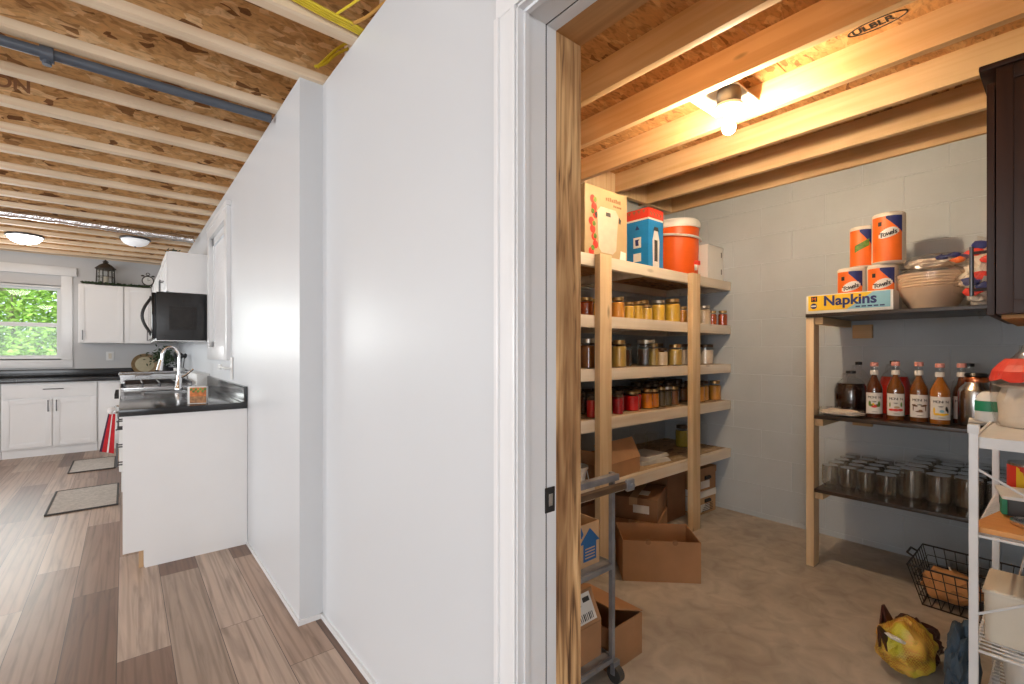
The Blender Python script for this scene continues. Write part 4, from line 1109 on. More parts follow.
# under the lowest shelf
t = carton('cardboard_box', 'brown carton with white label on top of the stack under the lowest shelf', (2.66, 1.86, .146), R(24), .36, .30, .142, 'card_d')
MB().box(-.183, -.1805, -.10, .0, .05, .10).build('shipping_label', 'paper', t); MB().box(-.10, .0, -.08, -.02, .1421, .1435).build('shipping_label', 'paper', t)
t = carton('cardboard_box', 'plain brown carton at the bottom of the stack behind the large open box', (2.66, 1.86, 0), R(24), .38, .32, .144, 'card')
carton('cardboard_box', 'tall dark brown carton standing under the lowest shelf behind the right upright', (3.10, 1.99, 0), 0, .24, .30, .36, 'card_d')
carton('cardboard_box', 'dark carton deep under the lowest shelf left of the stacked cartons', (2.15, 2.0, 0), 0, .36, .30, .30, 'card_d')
def bankers(z, label, mat, lm):
    t = carton('file_box', label, (3.40, 1.94, z), R(-3), .24, .36, .165, mat)
    MB().box(-.124, .124, -.184, .184, .125, .172, bev=.002).build('lid', lm, t)
    MB().tube([(-.035, -.1815, .095), (.035, -.1815, .095)], .014, 8).build('hand_hole', 'black_matte', t)
    MB().box(-.09, .03, -.1835, -.1815, .02, .075).build('paper_label', 'paper', t)
    return t
t = bankers(0, 'white and brown file box on the floor under the right shelf end', 'card_l', 'white_plastic')
w = MB()
for k in range(5): w.box(-.08 + .012 * k, .07, -.1860, -.1848, .022 + k * .012, .026 + k * .012)
w.build('printed_lines', 'ink', t)
MB().box(-.1225, -.1205, -.17, .17, .01, .12).build('side_panel', 'white_plastic', t)
bankers(.1735, 'brown file box with hand hole on top of the white file box', 'card', 'card')

# large open box on the floor
t = carton('cardboard_box', 'large open empty brown cardboard box on the concrete floor', (2.275, 1.477, .001), R(-44.4), .405, .265, .214, 'card', open_=True)
w = MB()
for xx in (-.07, .07): w.lathe([(0, -.0008), (.014, -.0008), (.014, .0065), (0, .0065)], 12, mat=Matrix.Translation((xx, -.1335, .210)) @ Matrix.Rotation(R(90), 4, 'X') @ Matrix.Translation((0, 0, -.003)))
w.build('thumb_notch', 'card_d', t)

# ------------------------------------------------------------------ things on the top shelf
t = carton('coffee_urn_box', 'cream box picturing a large coffee urn, leftmost on the top shelf', (2.187, 1.85, 1.7555), 0, .39, .20, .42, 'cream')
# picture of the urn on its front face, fruit down the left edge
w = MB(); F = Matrix.Translation((.01, -.101, 0)) @ Matrix.Rotation(R(90), 4, 'X')
def flat(poly, z=.0015): return [(x, y) for x, y in poly]
urn = [(-.085, .07), (-.06, .045), (.045, .045), (.075, .07), (.092, .245), (.10, .275), (.07, .31), (-.07, .31), (-.105, .275), (-.10, .24)]
w.prism(urn, 0, .0015, mat=F); w.build('urn_picture', 'urn_art', t)
w = MB()
w.prism([(-.125, .262), (-.10, .275), (-.10, .24), (-.115, .235)], .0016, .0026, mat=F).prism([(.10, .275), (.122, .26), (.115, .235), (.10, .24)], .0016, .0026, mat=F).prism([(-.02, .285), (.02, .285), (.022, .262), (-.022, .262)], .0016, .0026, mat=F)
w.build('urn_handles', 'black_grey', t)
w = MB()
for k in range(8): w.lathe([(0, 0), (.024, 0), (.020, .001), (0, .002)], 12, mat=F @ Matrix.Translation((-.150 + .012 * ((k * 3) % 4), .04 + .043 * k, .0004)))
w.build('fruit_picture', 'red', t)
for k in range(5): MB().lathe([(0, 0), (.016, 0), (0, .001)], 8, mat=F @ Matrix.Translation((-.14 + .01 * ((k * 2) % 3), .06 + .07 * k, .0025))).build('leaf_picture', 'greenfruit', t)
for k in range(8): MB().box(-.01 + .018 * k, .002 + .018 * k, -.1022, -.1012, .355, .372 + .003 * (k % 3)).build('printed_line', 'card_d', t)
for k in range(5): MB().box(.06 + .016 * k, .071 + .016 * k, -.1022, -.1012, .328, .339).build('printed_line', 'card_d', t)
MB().prism([(.11, .02), (.17, .02), (.17, .07), (.12, .075)], 0, .0015, mat=F).build('cup_picture', 'white_plastic', t)

t = thing('blue_carton', 'blue and red carton picturing a steel airpot, beside the cream box', 'box', (2.695, 1.835, 1.7555), 0)
MB().box(-.085, .085, -.085, .085, 0, .335, bev=.002).build('carton', 'blue', t)
MB().box(-.0855, .0855, -.0855, .0855, .335, .405, bev=.002).build('red_band', 'red', t)
MB().box(-.0860, .0860, -.0860, .0860, .328, .340).build('white_stripe', 'white_plastic', t)
FL = Matrix.Rotation(R(-90), 4, 'Z') @ Matrix.Translation((0, -.0858, 0)) @ Matrix.Rotation(R(90), 4, 'X')   # faces -x
FR = Matrix.Translation((0, -.0858, 0)) @ Matrix.Rotation(R(90), 4, 'X')                                      # faces -y
w = MB(); w.prism([(-.03, .06), (.03, .06), (.03, .115), (-.03, .115)], 0, .001, mat=FL).prism([(-.03, .15), (.03, .15), (.03, .22), (-.03, .22)], 0, .001, mat=FL)
w.build('picture_panels', 'white_plastic', t)
w = MB(); w.prism([(-.012, .165), (.012, .165), (.008, .195), (.018, .205), (-.016, .205)], .001, .002, mat=FL).prism([(-.016, .27), (-.002, .30), (.018, .27)], 0, .001, mat=FL); w.build('picture_drawings', 'navy', t)
w = MB(); w.prism([(-.035, .015), (.035, .015), (.04, .20), (.02, .26), (-.02, .26), (-.04, .20)], 0, .001, mat=FR); w.build('airpot_picture', 'towel_white', t)
w = MB(); w.prism([(-.02, .06), (.015, .06), (.015, .20), (-.02, .20)], .001, .002, mat=FR).prism([(-.03, .26), (.03, .26), (.02, .285), (-.02, .285)], .0005, .002, mat=FR); w.build('airpot_shading', 'black_grey', t)
w = MB()
for k in range(4): w.prism([(-.075 + .038 * k, .395), (-.05 + .038 * k, .395), (-.062 + .038 * k, .372)], 0, .001, mat=Matrix.Rotation(R(-90), 4, 'Z') @ Matrix.Translation((0, -.0862, 0)) @ Matrix.Rotation(R(90), 4, 'X'))
for k in range(4): w.prism([(-.072 + .036 * k, .385), (-.045 + .036 * k, .37), (-.055 + .036 * k, .352)], 0, .001, mat=Matrix.Translation((0, -.0862, 0)) @ Matrix.Rotation(R(90), 4, 'X'))
w.build('red_band_marks', 'card_d', t)

t = thing('drink_cooler', 'orange round drink cooler with a white lid and side handle', 'cooler', (3.155, 1.87, 1.7555))
MB().lathe([(0, 0), (.138, 0), (.145, .01), (.152, .36), (0, .36)], 40).build('body', 'cooler', t)
MB().lathe([(0, .361), (.160, .361), (.163, .37), (.163, .40), (.155, .415), (.15, .42), (.05, .42), (.045, .435), (0, .437)], 40).build('lid', 'white_plastic', t)
w = MB(); pts = []
vx = Vector((-.85, -.53, 0)); sd = Vector((.53, -.85, 0))
for k in range(15):
    a = PI * k / 14
    q = -sd * .166 * math.cos(a) + vx * .175 * math.sin(a); pts.append((q.x, q.y, .335 - .06 * k / 14 - .01 * math.sin(a)))
w.tube(pts, .0085, 8); w.build('handle', 'white_plastic', t)
q = sd * .115 + vx * .088
MB().tube([(q.x, q.y, .07), (q.x + .02 * sd.x, q.y + .02 * sd.y, .07)], .022, 12).build('spigot', 'white_plastic', t)
MB().box(q.x - .006, q.x + .03, q.y - .03, q.y + .0, .085, .115, bev=.004).build('spigot_button', 'red', t)

t = thing('white_case', 'white hinged plastic case at the right end of the top shelf', 'case', (3.462, 1.82, 1.7555), 0)
MB().box(-.122, .115, -.09, .09, 0, .27, bev=.006).build('case_body', 'white_plastic', t)
MB().box(-.122, .115, .09, .10, .004, .266, bev=.002).box(.115, .124, -.09, .10, .004, .268, bev=.002).build('case_back', 'towel_white', t)
w = MB(); w.box(.085, .092, -.093, -.090, .06, .10).box(.085, .092, -.093, -.090, .19, .23); w.build('latch', 'black_grey', t)

# ================================================================== RIGHT SHELF UNIT
t = thing('wall_shelf_unit', 'three-tier dark board shelf unit on pine posts along the block wall', 'shelving', (3.3, .4, 0))
PZ = [1.434, .860, .445]
MB().box(3.0, 3.089, .930, .968, 0, 1.415, bev=.002).build('upright', 'pine_z', t, world=True)
MB().box(3.0, 3.089, -.158, -.12, 0, 1.415, bev=.002).build('upright', 'pine_z', t, world=True)
for i, z in enumerate(PZ):
    MB().box(3.0 if i else 2.99, 3.589, -.155, .928 if i else .968, z - .019, z, bev=.002).build('shelf_board', 'dark_shelf', t, world=True)
    MB().box(3.02, 3.55, .890, .929, z - .059, z - .0195, bev=.002).build('bearer', 'pine_y', t, world=True)
    MB().box(3.551, 3.589, .785, .885, z - .130 if i == 0 else z - .105, z - .045 if i == 0 else z - .03, bev=.002).build('wall_block', 'block_y', t, world=True)
    

# inverted empty jars
g = thing('glass_jar', None, 'jar')
GP = [(.74, 0), (.78, .0), (.78, .10), (.82, .11), (.82, .125), (.78, .13), (.80, .16), (.97, .24), (1, .30), (1, .95), (.93, 1.0), (.3, 1.0), (0, .985)]
GI = [(.72, .0), (.72, .15), (.93, .25), (.95, .30), (.95, .94), (.88, .965), (0, .965)]
MB().lathe(GP, 22).lathe(GI, 22).build('glass', 'glass_e', g)
g.name = 'glass_jar'
gi = 0
fr = [(.870, .039, .135), (.785, .039, .135), (.705, .039, .13), (.617, .045, .13), (.515, .050, .18), (.415, .050, .17), (.308, .054, .175), (.200, .050, .17), (.095, .050, .17)]
used = False
for r_ in range(5):
    for i, (y, r, h) in enumerate(fr):
        o = g if not used else copy_tree(g); used = True
        o.location = (3.075 + r_ * .108 + (0 if r > .045 else -.004), y - (.012 if r_ % 2 else 0) * (i % 2), .4455); o.scale = (r, r, h)
        o['group'] = 'empty jars standing upside down on the lowest dark board'
        o['label'] = 'upside-down empty glass jar, %s from left, %s, lowest dark board' % (ORD[i], 'front row' if r_ == 0 else ORD[r_] + ' row back')

# ------------------------------------------------------------------ syrup bottles
def bottle(loc, liquid, label, art, rz=0, h=.30, r=.038):
    t = thing('syrup_bottle', label, 'bottle', loc, rz, 'syrup bottles with paper labels on the middle board')
    s = h / .30
    MB().lathe([(0, 0), (r * .92, 0), (r, .006), (r, .155 * s), (r * .95, .172 * s), (r * .62, .205 * s), (.017, .228 * s), (.0145, .245 * s), (.0145, .285 * s), (.016, .287 * s)], 26).build('glass', 'glass', t)
    MB().lathe([(0, .004), (r * .93, .004), (r * .955, .010), (r * .955, .155 * s), (r * .90, .17 * s), (r * .55, .203 * s), (.012, .226 * s), (.011, .236 * s), (0, .236 * s)], 26).build('syrup', liquid, t)
    MB().lathe([(.0165, .280 * s), (.0185, .281 * s), (.0185, .299 * s), (.016, .302 * s), (0, .302 * s)], 20).build('cap', 'red_cap', t)
    MB().lathe([(.0185, .235 * s), (.0175, .258 * s), (.0150, .259 * s)], 20).build('neck_label', 'paper', t)
    # curved front label spanning 150 degrees about the side facing the camera
    w = MB(); n = 12; a0 = R(192 - 62); a1 = R(192 + 62)
    for k in range(n):
        b0 = a0 + (a1 - a0) * k / n; b1 = a0 + (a1 - a0) * (k + 1) / n; rr = r + .0008
        w.quad((rr * math.cos(b0), rr * math.sin(b0), .026), (rr * math.cos(b1), rr * math.sin(b1), .026), (rr * math.cos(b1), rr * math.sin(b1), .138 * s), (rr * math.cos(b0), rr * math.sin(b0), .138 * s), .0006)
    w.build('front_label', 'paper', t)
    ac = R(192)
    def on(u, z, e=.0022):   # point on label: u metres around
        b = ac + u / r; return Vector(((r + e) * math.cos(b), (r + e) * math.sin(b), z))
    for k, (m_, pts) in enumerate(art):
        w = MB()
        for (u, z, ru, rz_) in pts:
            c = on(u, z); b = ac + u / r
            mt = Matrix.Translation(c) @ Matrix.Rotation(b, 4, 'Z') @ Matrix.Rotation(R(90), 4, 'Y')
            w.lathe([(0, -.0006), (1, -.0006), (1, .0006), (0, .0006)], 12, mat=mt @ Matrix.Diagonal((rz_, ru, 1, 1)))
        w.build('label_picture', m_, t)
    # brand lettering across the label
    word = 'MONIN'
    for k, ch in enumerate(word):
        u = (k - 2) * .0112; b = ac + u / r
        p = on(u, .108); xd = Vector((-math.sin(b), math.cos(b), 0)); yd = Vector((0, 0, 1))
        P = Vector(loc) + p
        cu = text('label_letter', ch, .018, 'ink', P - xd * .006, xd, yd, t, .0004)
    return t
M['red_cap'] = plain('red_white_cap', (.72, .32, .28), .4, .3, 60)
M['syr_dark'] = plain('amber_brown_syrup', (.11, .025, .008), .15, .2, 10, coat=.5, coat_rough=.05)
M['syr_amber'] = plain('amber_syrup', (.22, .07, .014), .15, .2, 10, coat=.5, coat_rough=.05)
M['syr_gold'] = plain('gold_syrup', (.45, .15, .02), .15, .2, 10, coat=.5, coat_rough=.05)
leafy = [('yellow_print', [(-.004, .077, .006, .006)]), ('black_grey', [(0, .0925, .011, .0012), (0, .0885, .008, .0010), (.003, .036, .014, .0010)]), ('greenfruit', [(-.019, .080, .006, .014), (.020, .078, .006, .016), (-.012, .070, .008, .007), (.013, .070, .008, .008)]), ('red', [(.0, .064, .013, .006), (.004, .070, .007, .006)])]
redb = [('cream', [(.004, .070, .012, .006)]), ('black_grey', [(0, .0925, .011, .0012), (0, .0885, .008, .0010), (.003, .036, .014, .0010)]), ('red', [(-.018, .056, .012, .006), (.0, .056, .013, .007), (.018, .057, .012, .007)]), ('greenfruit', [(-.024, .082, .003, .012), (.022, .085, .004, .012)])]
palm = [('black_grey', [(0, .0925, .011, .0012), (0, .0885, .008, .0010), (.003, .036, .014, .0010)]), ('palm_art', [(-.021, .088, .009, .004), (-.014, .084, .009, .004), (.021, .088, .009, .004), (.013, .085, .010, .004), (.024, .074, .002, .016), (-.024, .074, .002, .016), (0, .056, .016, .004), (.004, .062, .008, .004)])]
M['palm_art'] = plain('palm_art', (.14, .07, .03), .6, .2, 20)
lemon = [('cyan_print', [(.004, .068, .009, .007)]), ('black_grey', [(0, .0925, .011, .0012), (0, .0885, .008, .0010), (.003, .036, .014, .0010)]), ('yellow_print', [(-.014, .053, .013, .006), (.006, .052, .013, .006), (.020, .054, .010, .005), (-.024, .070, .004, .016)]), ('ink', [(.021, .080, .005, .012), (.026, .070, .003, .010)])]
bottle((3.14, .683, .8605), 'syr_dark', 'dark amber syrup bottle with a green leaf label, leftmost of the four front bottles', leafy)
bottle((3.12, .588, .8605), 'syr_amber', 'brown syrup bottle with a red berry band on its white label', redb, h=.305)
bottle((3.13, .496, .8605), 'syr_amber', 'amber syrup bottle with brown palm trees on its label', palm, h=.305)
bottle((3.10, .412, .8605), 'syr_gold', 'golden syrup bottle with yellow fruit on its label, rightmost of the front bottles', lemon, h=.30, r=.040)
t = bottle((3.20, .345, .8605), 'syr_dark', 'syrup bottle mostly hidden behind the golden one beside the steel canister', [], h=.30, r=.034)
# growler jugs
def jug(loc, r, h, liquid, label, cap='black', fill=.78):
    t = thing('glass_jug', label, 'jug', loc)
    MB().lathe([(0, 0), (r * .95, 0), (r, .01), (r, h * .55), (r * .92, h * .66), (r * .6, h * .78), (r * .28, h * .86), (r * .24, h * .90), (r * .24, h * .95)], 26).build('glass', 'glass', t)
    if liquid: MB().lathe([(0, .006), (r * .93, .006), (r * .96, .014), (r * .96, h * .55 * min(1, fill / .7)), (r * .80, h * fill * .9), (0, h * fill * .9)], 26).build('liquid', liquid, t)
    MB().lathe([(r * .27, h * .93), (r * .30, h * .935), (r * .30, h * .99), (0, h)], 18).build('cap', cap, t)
    d = Vector((-.75, .66, 0))
    MB().tube([d * r * .24 + Vector((0, 0, h * .92)), d * r * .55 + Vector((0, 0, h * .91)), d * r * .62 + Vector((0, 0, h * .84)), d * r * .60 + Vector((0, 0, h * .78))], .006, 8).build('ear_handle', 'glass', t)
    return t
M['cola'] = plain('near_black_liquid', (.018, .008, .006), .1, .2, 10, coat=.6, coat_rough=.05)
M['redliq'] = plain('clear_red_liquid', (.62, .03, .02), .15, .1, 10, coat=.5, coat_rough=.05)
jug((3.27, .822, .8605), .083, .25, 'cola', 'large round glass jug of near-black liquid, leftmost on the middle board')
jug((3.46, .83, .8605), .06, .30, None, 'clear glass jug with a black cap behind the dark round jug')
jug((3.40, .645, .8605), .075, .31, 'redliq', 'glass jug of red liquid with a black cap behind the front syrup bottles')
jug((3.47, .345, .8605), .070, .30, None, 'clear glass jug standing behind the golden syrup bottle by the block wall')
# open plastic bag of something pale
t = thing('plastic_bag', 'crumpled clear bag of pale paper at the left end of the middle board', 'bag', (3.08, .82, .8605))
MB().blob(.05, 3, .35, 3, mat=Matrix.Translation((0, 0, .020)), sc_=(1.1, 2.0, .38), freq=3).build('contents', 'tissue', t)
MB().blob(.058, 5, .45, 3, mat=Matrix.Translation((0, .012, .026)), sc_=(1.1, 2.1, .42), freq=4).build('film', 'film', t)
# steel canister with copper neck
t = thing('steel_canister', 'stainless steel canister with a copper-coloured neck right of the syrup bottles', 'canister', (3.16, .290, .8605))
MB().lathe([(0, 0), (.062, 0), (.066, .008), (.066, .165), (.060, .182), (.042, .205), (.040, .22)], 30).build('body', 'steel', t)
MB().lathe([(.040, .212), (.045, .214), (.047, .226), (.043, .236), (.036, .238), (0, .238)], 28).build('neck_ring', 'copper', t)
MB().lathe([(0, .239), (.040, .239), (.043, .246), (.038, .256), (0, .260)], 24).build('lid', 'black', t)
w = MB(); a = R(192)
w.tube([(.066 * math.cos(a + .5), .066 * math.sin(a + .5), .03), (.067 * math.cos(a), .067 * math.sin(a), .026), (.066 * math.cos(a - .5), .066 * math.sin(a - .5), .03)], .016, 8)
w.build('bottom_label', 'tissue', t)

# ------------------------------------------------------------------ top board: napkins, towels, bowls, bags
t = thing('napkin_pack', 'yellow and white pack of paper napkins on the dark top board', 'pack', (3.06, .772, 1.4345))
MB().box(3.012, 3.14, .575, .975, 1.4355, 1.542, bev=.016).build('pack', 'white_plastic', t, world=True)
def side(mi, y1, y0, z0, z1, mat, nm, x=3.011, skew=0):
    w = MB(); w.quad((x, y1, z0), (x, y0, z0), (x, y0 - skew, z1), (x, y1 - skew, z1), .0012); return w.build(nm, mat, t, world=True)
side(0, .960, .735, 1.452, 1.536, 'yellow_print', 'yellow_print_panel')
side(0, .735, .590, 1.452, 1.536, 'yellow_print', 'yellow_print_panel', x=3.0112)
w = MB(); w.quad((3.0095, .775, 1.452), (3.0095, .588, 1.452), (3.0095, .588, 1.536), (3.0095, .66, 1.536), .001); w.build('blue_print_panel', 'cyan_print', t, world=True)
text('napkin_lettering', 'Napkins', .075, 'navy', (3.0075, .885, 1.478), (0, -1, 0), (0, 0, 1), t, .0005, bold=.0022, sx=.98)
for k in range(5): MB().box(3.0070, 3.0080, .715 - .026 * k, .735 - .026 * k, 1.459, 1.466).build('printed_line', 'navy', t, world=True)
w = MB(); w.quad((3.0085, .945, 1.502), (3.0085, .915, 1.502), (3.0085, .915, 1.532), (3.0085, .945, 1.532), .0008); w.build('brand_square', 'ink', t, world=True)
text('brand_letter', 'M', .028, 'orange_print', (3.0072, .942, 1.507), (0, -1, 0), (0, 0, 1), t, .0004)
w = MB(); w.tube([(3.011, .932, 1.478), (3.0078, .932, 1.478)], .016, 16); w.build('round_seal', 'navy', t, world=True)
MB().quad((3.0070, .945, 1.474), (3.0070, .919, 1.474), (3.0070, .919, 1.482), (3.0070, .945, 1.482), .0006).build('seal_band', 'white_plastic', t, world=True)

def roll(loc, label, r=.062, h=.275, word=True, ang=192, grp='wrapped paper towel rolls on the top board'):
    t = thing('paper_towel_roll', label, 'paper towel', loc, 0, grp)
    MB().lathe([(.020, 0), (r - .006, 0), (r, .008), (r, h - .008), (r - .006, h), (.020, h), (.020, 0)], 32).build('roll', 'tissue', t)
    w = MB(); n = 14; a0 = R(ang - 66); a1 = R(ang + 46)
    wr = MB()
    for k in range(n):
        b0 = a0 + (a1 - a0) * k / n; b1 = a0 + (a1 - a0) * (k + 1) / n; q = r + .0008
        zz = h - .022
        w.quad((q * math.cos(b0), q * math.sin(b0), .010), (q * math.cos(b1), q * math.sin(b1), .010), (q * math.cos(b1), q * math.sin(b1), zz), (q * math.cos(b0), q * math.sin(b0), zz), .0008)
        if k >= 7:
            q2 = r + .0022; d0 = .012 + .011 * (k - 7); d1 = .012 + .011 * (k - 6)
            wr.quad((q2 * math.cos(b0), q2 * math.sin(b0), zz - d0), (q2 * math.cos(b1), q2 * math.sin(b1), zz - d1), (q2 * math.cos(b1), q2 * math.sin(b1), zz), (q2 * math.cos(b0), q2 * math.sin(b0), zz), .0006)
    w.build('wrapper', 'orange_print', t); wr.build('navy_corner', 'navy', t)
    if word:
        s = 'Towels'; ac = R(ang)
        ov = MB()
        for k in range(12):
            u = -.044 + .080 * k / 11; u2 = -.044 + .080 * (k + 1) / 11
            hh = .032 * math.sqrt(max(0, 1 - ((u + .004) / .043) ** 2)); b0 = ac + u / r; b1 = ac + u2 / r; q = r + .0028; zc = h * .57 + u * .28
            ov.quad((q * math.cos(b0), q * math.sin(b0), zc - hh * .6), (q * math.cos(b1), q * math.sin(b1), zc - hh * .6), (q * math.cos(b1), q * math.sin(b1), zc + hh), (q * math.cos(b0), q * math.sin(b0), zc + hh), .0005)
        ov.build('white_oval', 'white_plastic', t)
        for k, ch in enumerate(s):
            u = -.040 + (0, .014, .028, .043, .055, .062)[k]; b = ac + u / r
            P = Vector(loc) + Vector(((r + .0045) * math.cos(b), (r + .0045) * math.sin(b), h * .545 + u * .28))
            text('wrapper_letter', ch, .034, 'ink', P, (-math.sin(b), math.cos(b), 0), (0, 0, 1), t, .0006, bold=.0006)
        b = ac - .038 / r
        P = Vector(loc) + Vector(((r + .003) * math.cos(b), (r + .003) * math.sin(b), h - .062))
        MB().box(-.008, .008, -.001, .001, -.010, .012, mat=Matrix.Translation(P) @ Matrix.Rotation(b + PI / 2, 4, 'Z')).build('brand_square', 'ink', t, world=True)
    return t
roll((3.215, .805, 1.4345), 'orange wrapped paper towel roll standing behind the napkins, left of the lower two', r=.068, h=.262)
roll((3.215, .663, 1.4345), 'orange wrapped paper towel roll behind the napkins, right of the lower two', r=.068, h=.262)
roll((3.21, .635, 1.6975), 'tall orange paper towel roll on top of the stack, beside the wall shadow', r=.074, h=.272)
t = roll((3.26, .765, 1.6975), 'narrow orange wrapped roll, left one of the two on top of the stack', r=.060, h=.235, word=False)
w = MB(); q = .0635
for k in range(6):
    b0 = R(192) + (k - 3) * .18; b1 = b0 + .18; z0 = .085 + .006 * k
    w.quad((q * math.cos(b0), q * math.sin(b0), z0), (q * math.cos(b1), q * math.sin(b1), z0 + .006), (q * math.cos(b1), q * math.sin(b1), z0 + .045), (q * math.cos(b0), q * math.sin(b0), z0 + .038), .0006)
w.build('green_flash', 'greenfruit', t)
# tissue behind/right of the rolls
t = thing('tissue_pack', 'plain white wrapped paper pack right of the towel rolls', 'pack', (3.44, .56, 1.4345))
MB().lathe([(0, 0), (.054, 0), (.06, .01), (.06, .24), (.05, .255), (0, .256)], 24).build('pack', 'tissue', t)

# stack of bowls in clear wrap
t = thing('paper_bowls', 'stack of paper bowls in clear wrap on the top board', 'bowls', (3.21, .455, 1.4345)); t.scale = (1.22, 1.22, 1.22)
w = MB().lathe([(0, 0), (.070, 0), (.10, .055), (.112, .085), (.114, .09)] + [q for k in range(5) for q in ((.110, .092 + k * .012), (.116, .098 + k * .012))] + [(.117, .152), (.10, .146), (.065, .10), (0, .10)], 40)
w.build('bowls', 'paperbowl', t)
MB().lathe([(.072, .0005), (.103, .054), (.121, .10), (.122, .155), (.09, .172), (.03, .178), (0, .176)], 30).build('wrap', 'film', t)
t = thing('printed_bag', 'crumpled clear bag with blue and orange print lying over the bowls', 'bag', (3.22, .45, 1.652)); t.scale = (1.15, 1.15, 1.15)
MB().blob(.07, 4, .5, 3, mat=Matrix.Translation((.0, .0, .028)), sc_=(1.1, 1.9, .52), freq=3).build('film', 'film', t)
MB().blob(.05, 9, .45, 3, mat=Matrix.Translation((.0, .01, .022)), sc_=(1, 1.8, .4), freq=3).build('contents', 'tissue', t)
for k, (yy, zz, m_) in enumerate(((-.07, .045, 0), (-.03, .038, 0), (-.10, .03, 0))): MB().blob(.020, k, .5, 2, mat=Matrix.Translation((-.045, yy, zz)), sc_=(.4, 1.1, .6)).build('blue_print', 'navy', t)
MB().blob(.020, 7, .4, 2, mat=Matrix.Translation((-.055, -.085, .018)), sc_=(.4, 1.2, .7)).build('orange_print_patch', 'orange_print', t)
t = thing('printed_bag', 'bulky clear bag with red and blue print left of the dark cabinet', 'bag', (3.12, .205, 1.4345)); t.scale = (1.15, 1.0, 1.22)
MB().blob(.12, 12, .35, 4, mat=Matrix.Translation((0, 0, .105)), sc_=(.8, 1.05, .95), freq=3).build('contents', 'tissue', t)
MB().blob(.135, 14, .5, 4, mat=Matrix.Translation((0, .0, .118)), sc_=(.85, 1.05, 1.0), freq=3.5).build('film', 'film', t)
for m_, L_ in (('red', ((.06, .11), (.03, .17), (.085, .05), (.0, .21), (.075, .20))), ('navy', ((.09, .09), (.045, .07), (.055, .225)))):
    for k, (yy, zz) in enumerate(L_): MB().blob(.026, k + 3, .5, 2, mat=Matrix.Translation((-.098, yy, zz)), sc_=(.25, 1.2, .6)).build('print_patch', m_, t)

# ================================================================== DARK WALL CABINET, top right
t = thing('dark_wall_cabinet', 'dark espresso wood wall cabinet at the right picture edge', 'cabinet', (2.25, 0, 1.337))
MB().box(2.084, 2.85, -.158, .147, 1.337, 2.10, bev=.002).build('body', 'espresso', t, world=True)
w = MB().box(2.080, 2.085, -.15, -.11, 1.337, 2.10).box(2.079, 2.085, .110, .147, 1.337, 2.10, bev=.0015).box(2.079, 2.085, -.11, .110, 1.337, 1.38, bev=.0015).box(2.079, 2.085, -.11, .110, 2.055, 2.10, bev=.0015)
w.build('side_frame', 'espresso', t, world=True)
for a, b in ((2.082, 2.463), (2.467, 2.848)):
    d = MB().box(a, b, .150, .168, 1.335, 2.06, bev=.003).build('door', 'espresso', t, world=True)
    hx = a + .035 if a < 2.2 else b - .035
    w = MB().tube([(hx, .205, 1.40), (hx, .205, 1.56)], .0055, 10).tube([(hx, .168, 1.42), (hx, .205, 1.42)], .005, 8).tube([(hx, .168, 1.54), (hx, .205, 1.54)], .005, 8)
    w.build('handle', 'dark_metal', d, world=True)
w = MB().box(2.07, 2.86, -.158, .185, 2.10, 2.118, bev=.006); w.build('cornice', 'espresso', t, world=True)
MB().box(2.15, 2.84, -.15, .14, 1.325, 1.337, bev=.001).build('underside_panel', 'header', t, world=True)

# ================================================================== WHITE WIRE RACK, bottom right
t = thing('wire_rack', 'white coated metal rack with shelves at the lower right picture edge', 'rack', (2.1, 0, 0))
for x in (1.80, 2.40):
    for y in (.17, -.13):
        MB().box(x - .0095, x + .0095, y - .0095, y + .0095, 0, 1.015, bev=.003).box(x - .012, x + .012, y - .012, y + .012, .995, 1.02, bev=.003).build('post', 'rack', t, world=True)
# solid top tray
w = MB().box(1.81, 2.39, -.13, .17, .975, .981, bev=.001).box(1.806, 1.812, -.13, .17, .955, .985).box(2.388, 2.394, -.13, .17, .955, .985).box(1.81, 2.39, .168, .174, .955, .985)
w.build('top_tray', 'rack', t, world=True)
MB().prism([(1.812, .978), (1.812, .925), (1.90, .958), (2.388, .958), (2.388, .978)], -.176, -.174, mat=Matrix(((1, 0, 0, 0), (0, 0, -1, 0), (0, 1, 0, 0), (0, 0, 0, 1)))).build('gusset', 'rack', t, world=True)
def wshelf(z):
    w = MB()
    for k in range(26): w.tube([(1.805 + k * .0236, -.13, z), (1.805 + k * .0236, .17, z)], .0024, 6)
    for y in (-.13, .02, .17): w.tube([(1.80, y, z - .004), (2.40, y, z - .004)], .0036, 6)
    w.tube([(1.80, .172, z - .035), (2.40, .172, z - .035)], .004, 6).tube([(1.80, -.13, z), (1.80, .17, z)], .004, 6)
    for k in range(31): w.tube([(1.80 + k * .02, .172, z), (1.80 + (k + .5) * .02, .172, z - .035)], .0022, 5)
    w.build('wire_shelf', 'rack', t, world=True)
for z in (.715, .40, .12): wshelf(z)
MB().tube([(1.795, .165, .90), (1.795, -.13, .72)], .0035, 6).build('brace', 'rack', t, world=True)
MB().tube([(1.795, .165, .50), (1.795, -.13, .70)], .0035, 6).build('brace', 'rack', t, world=True)

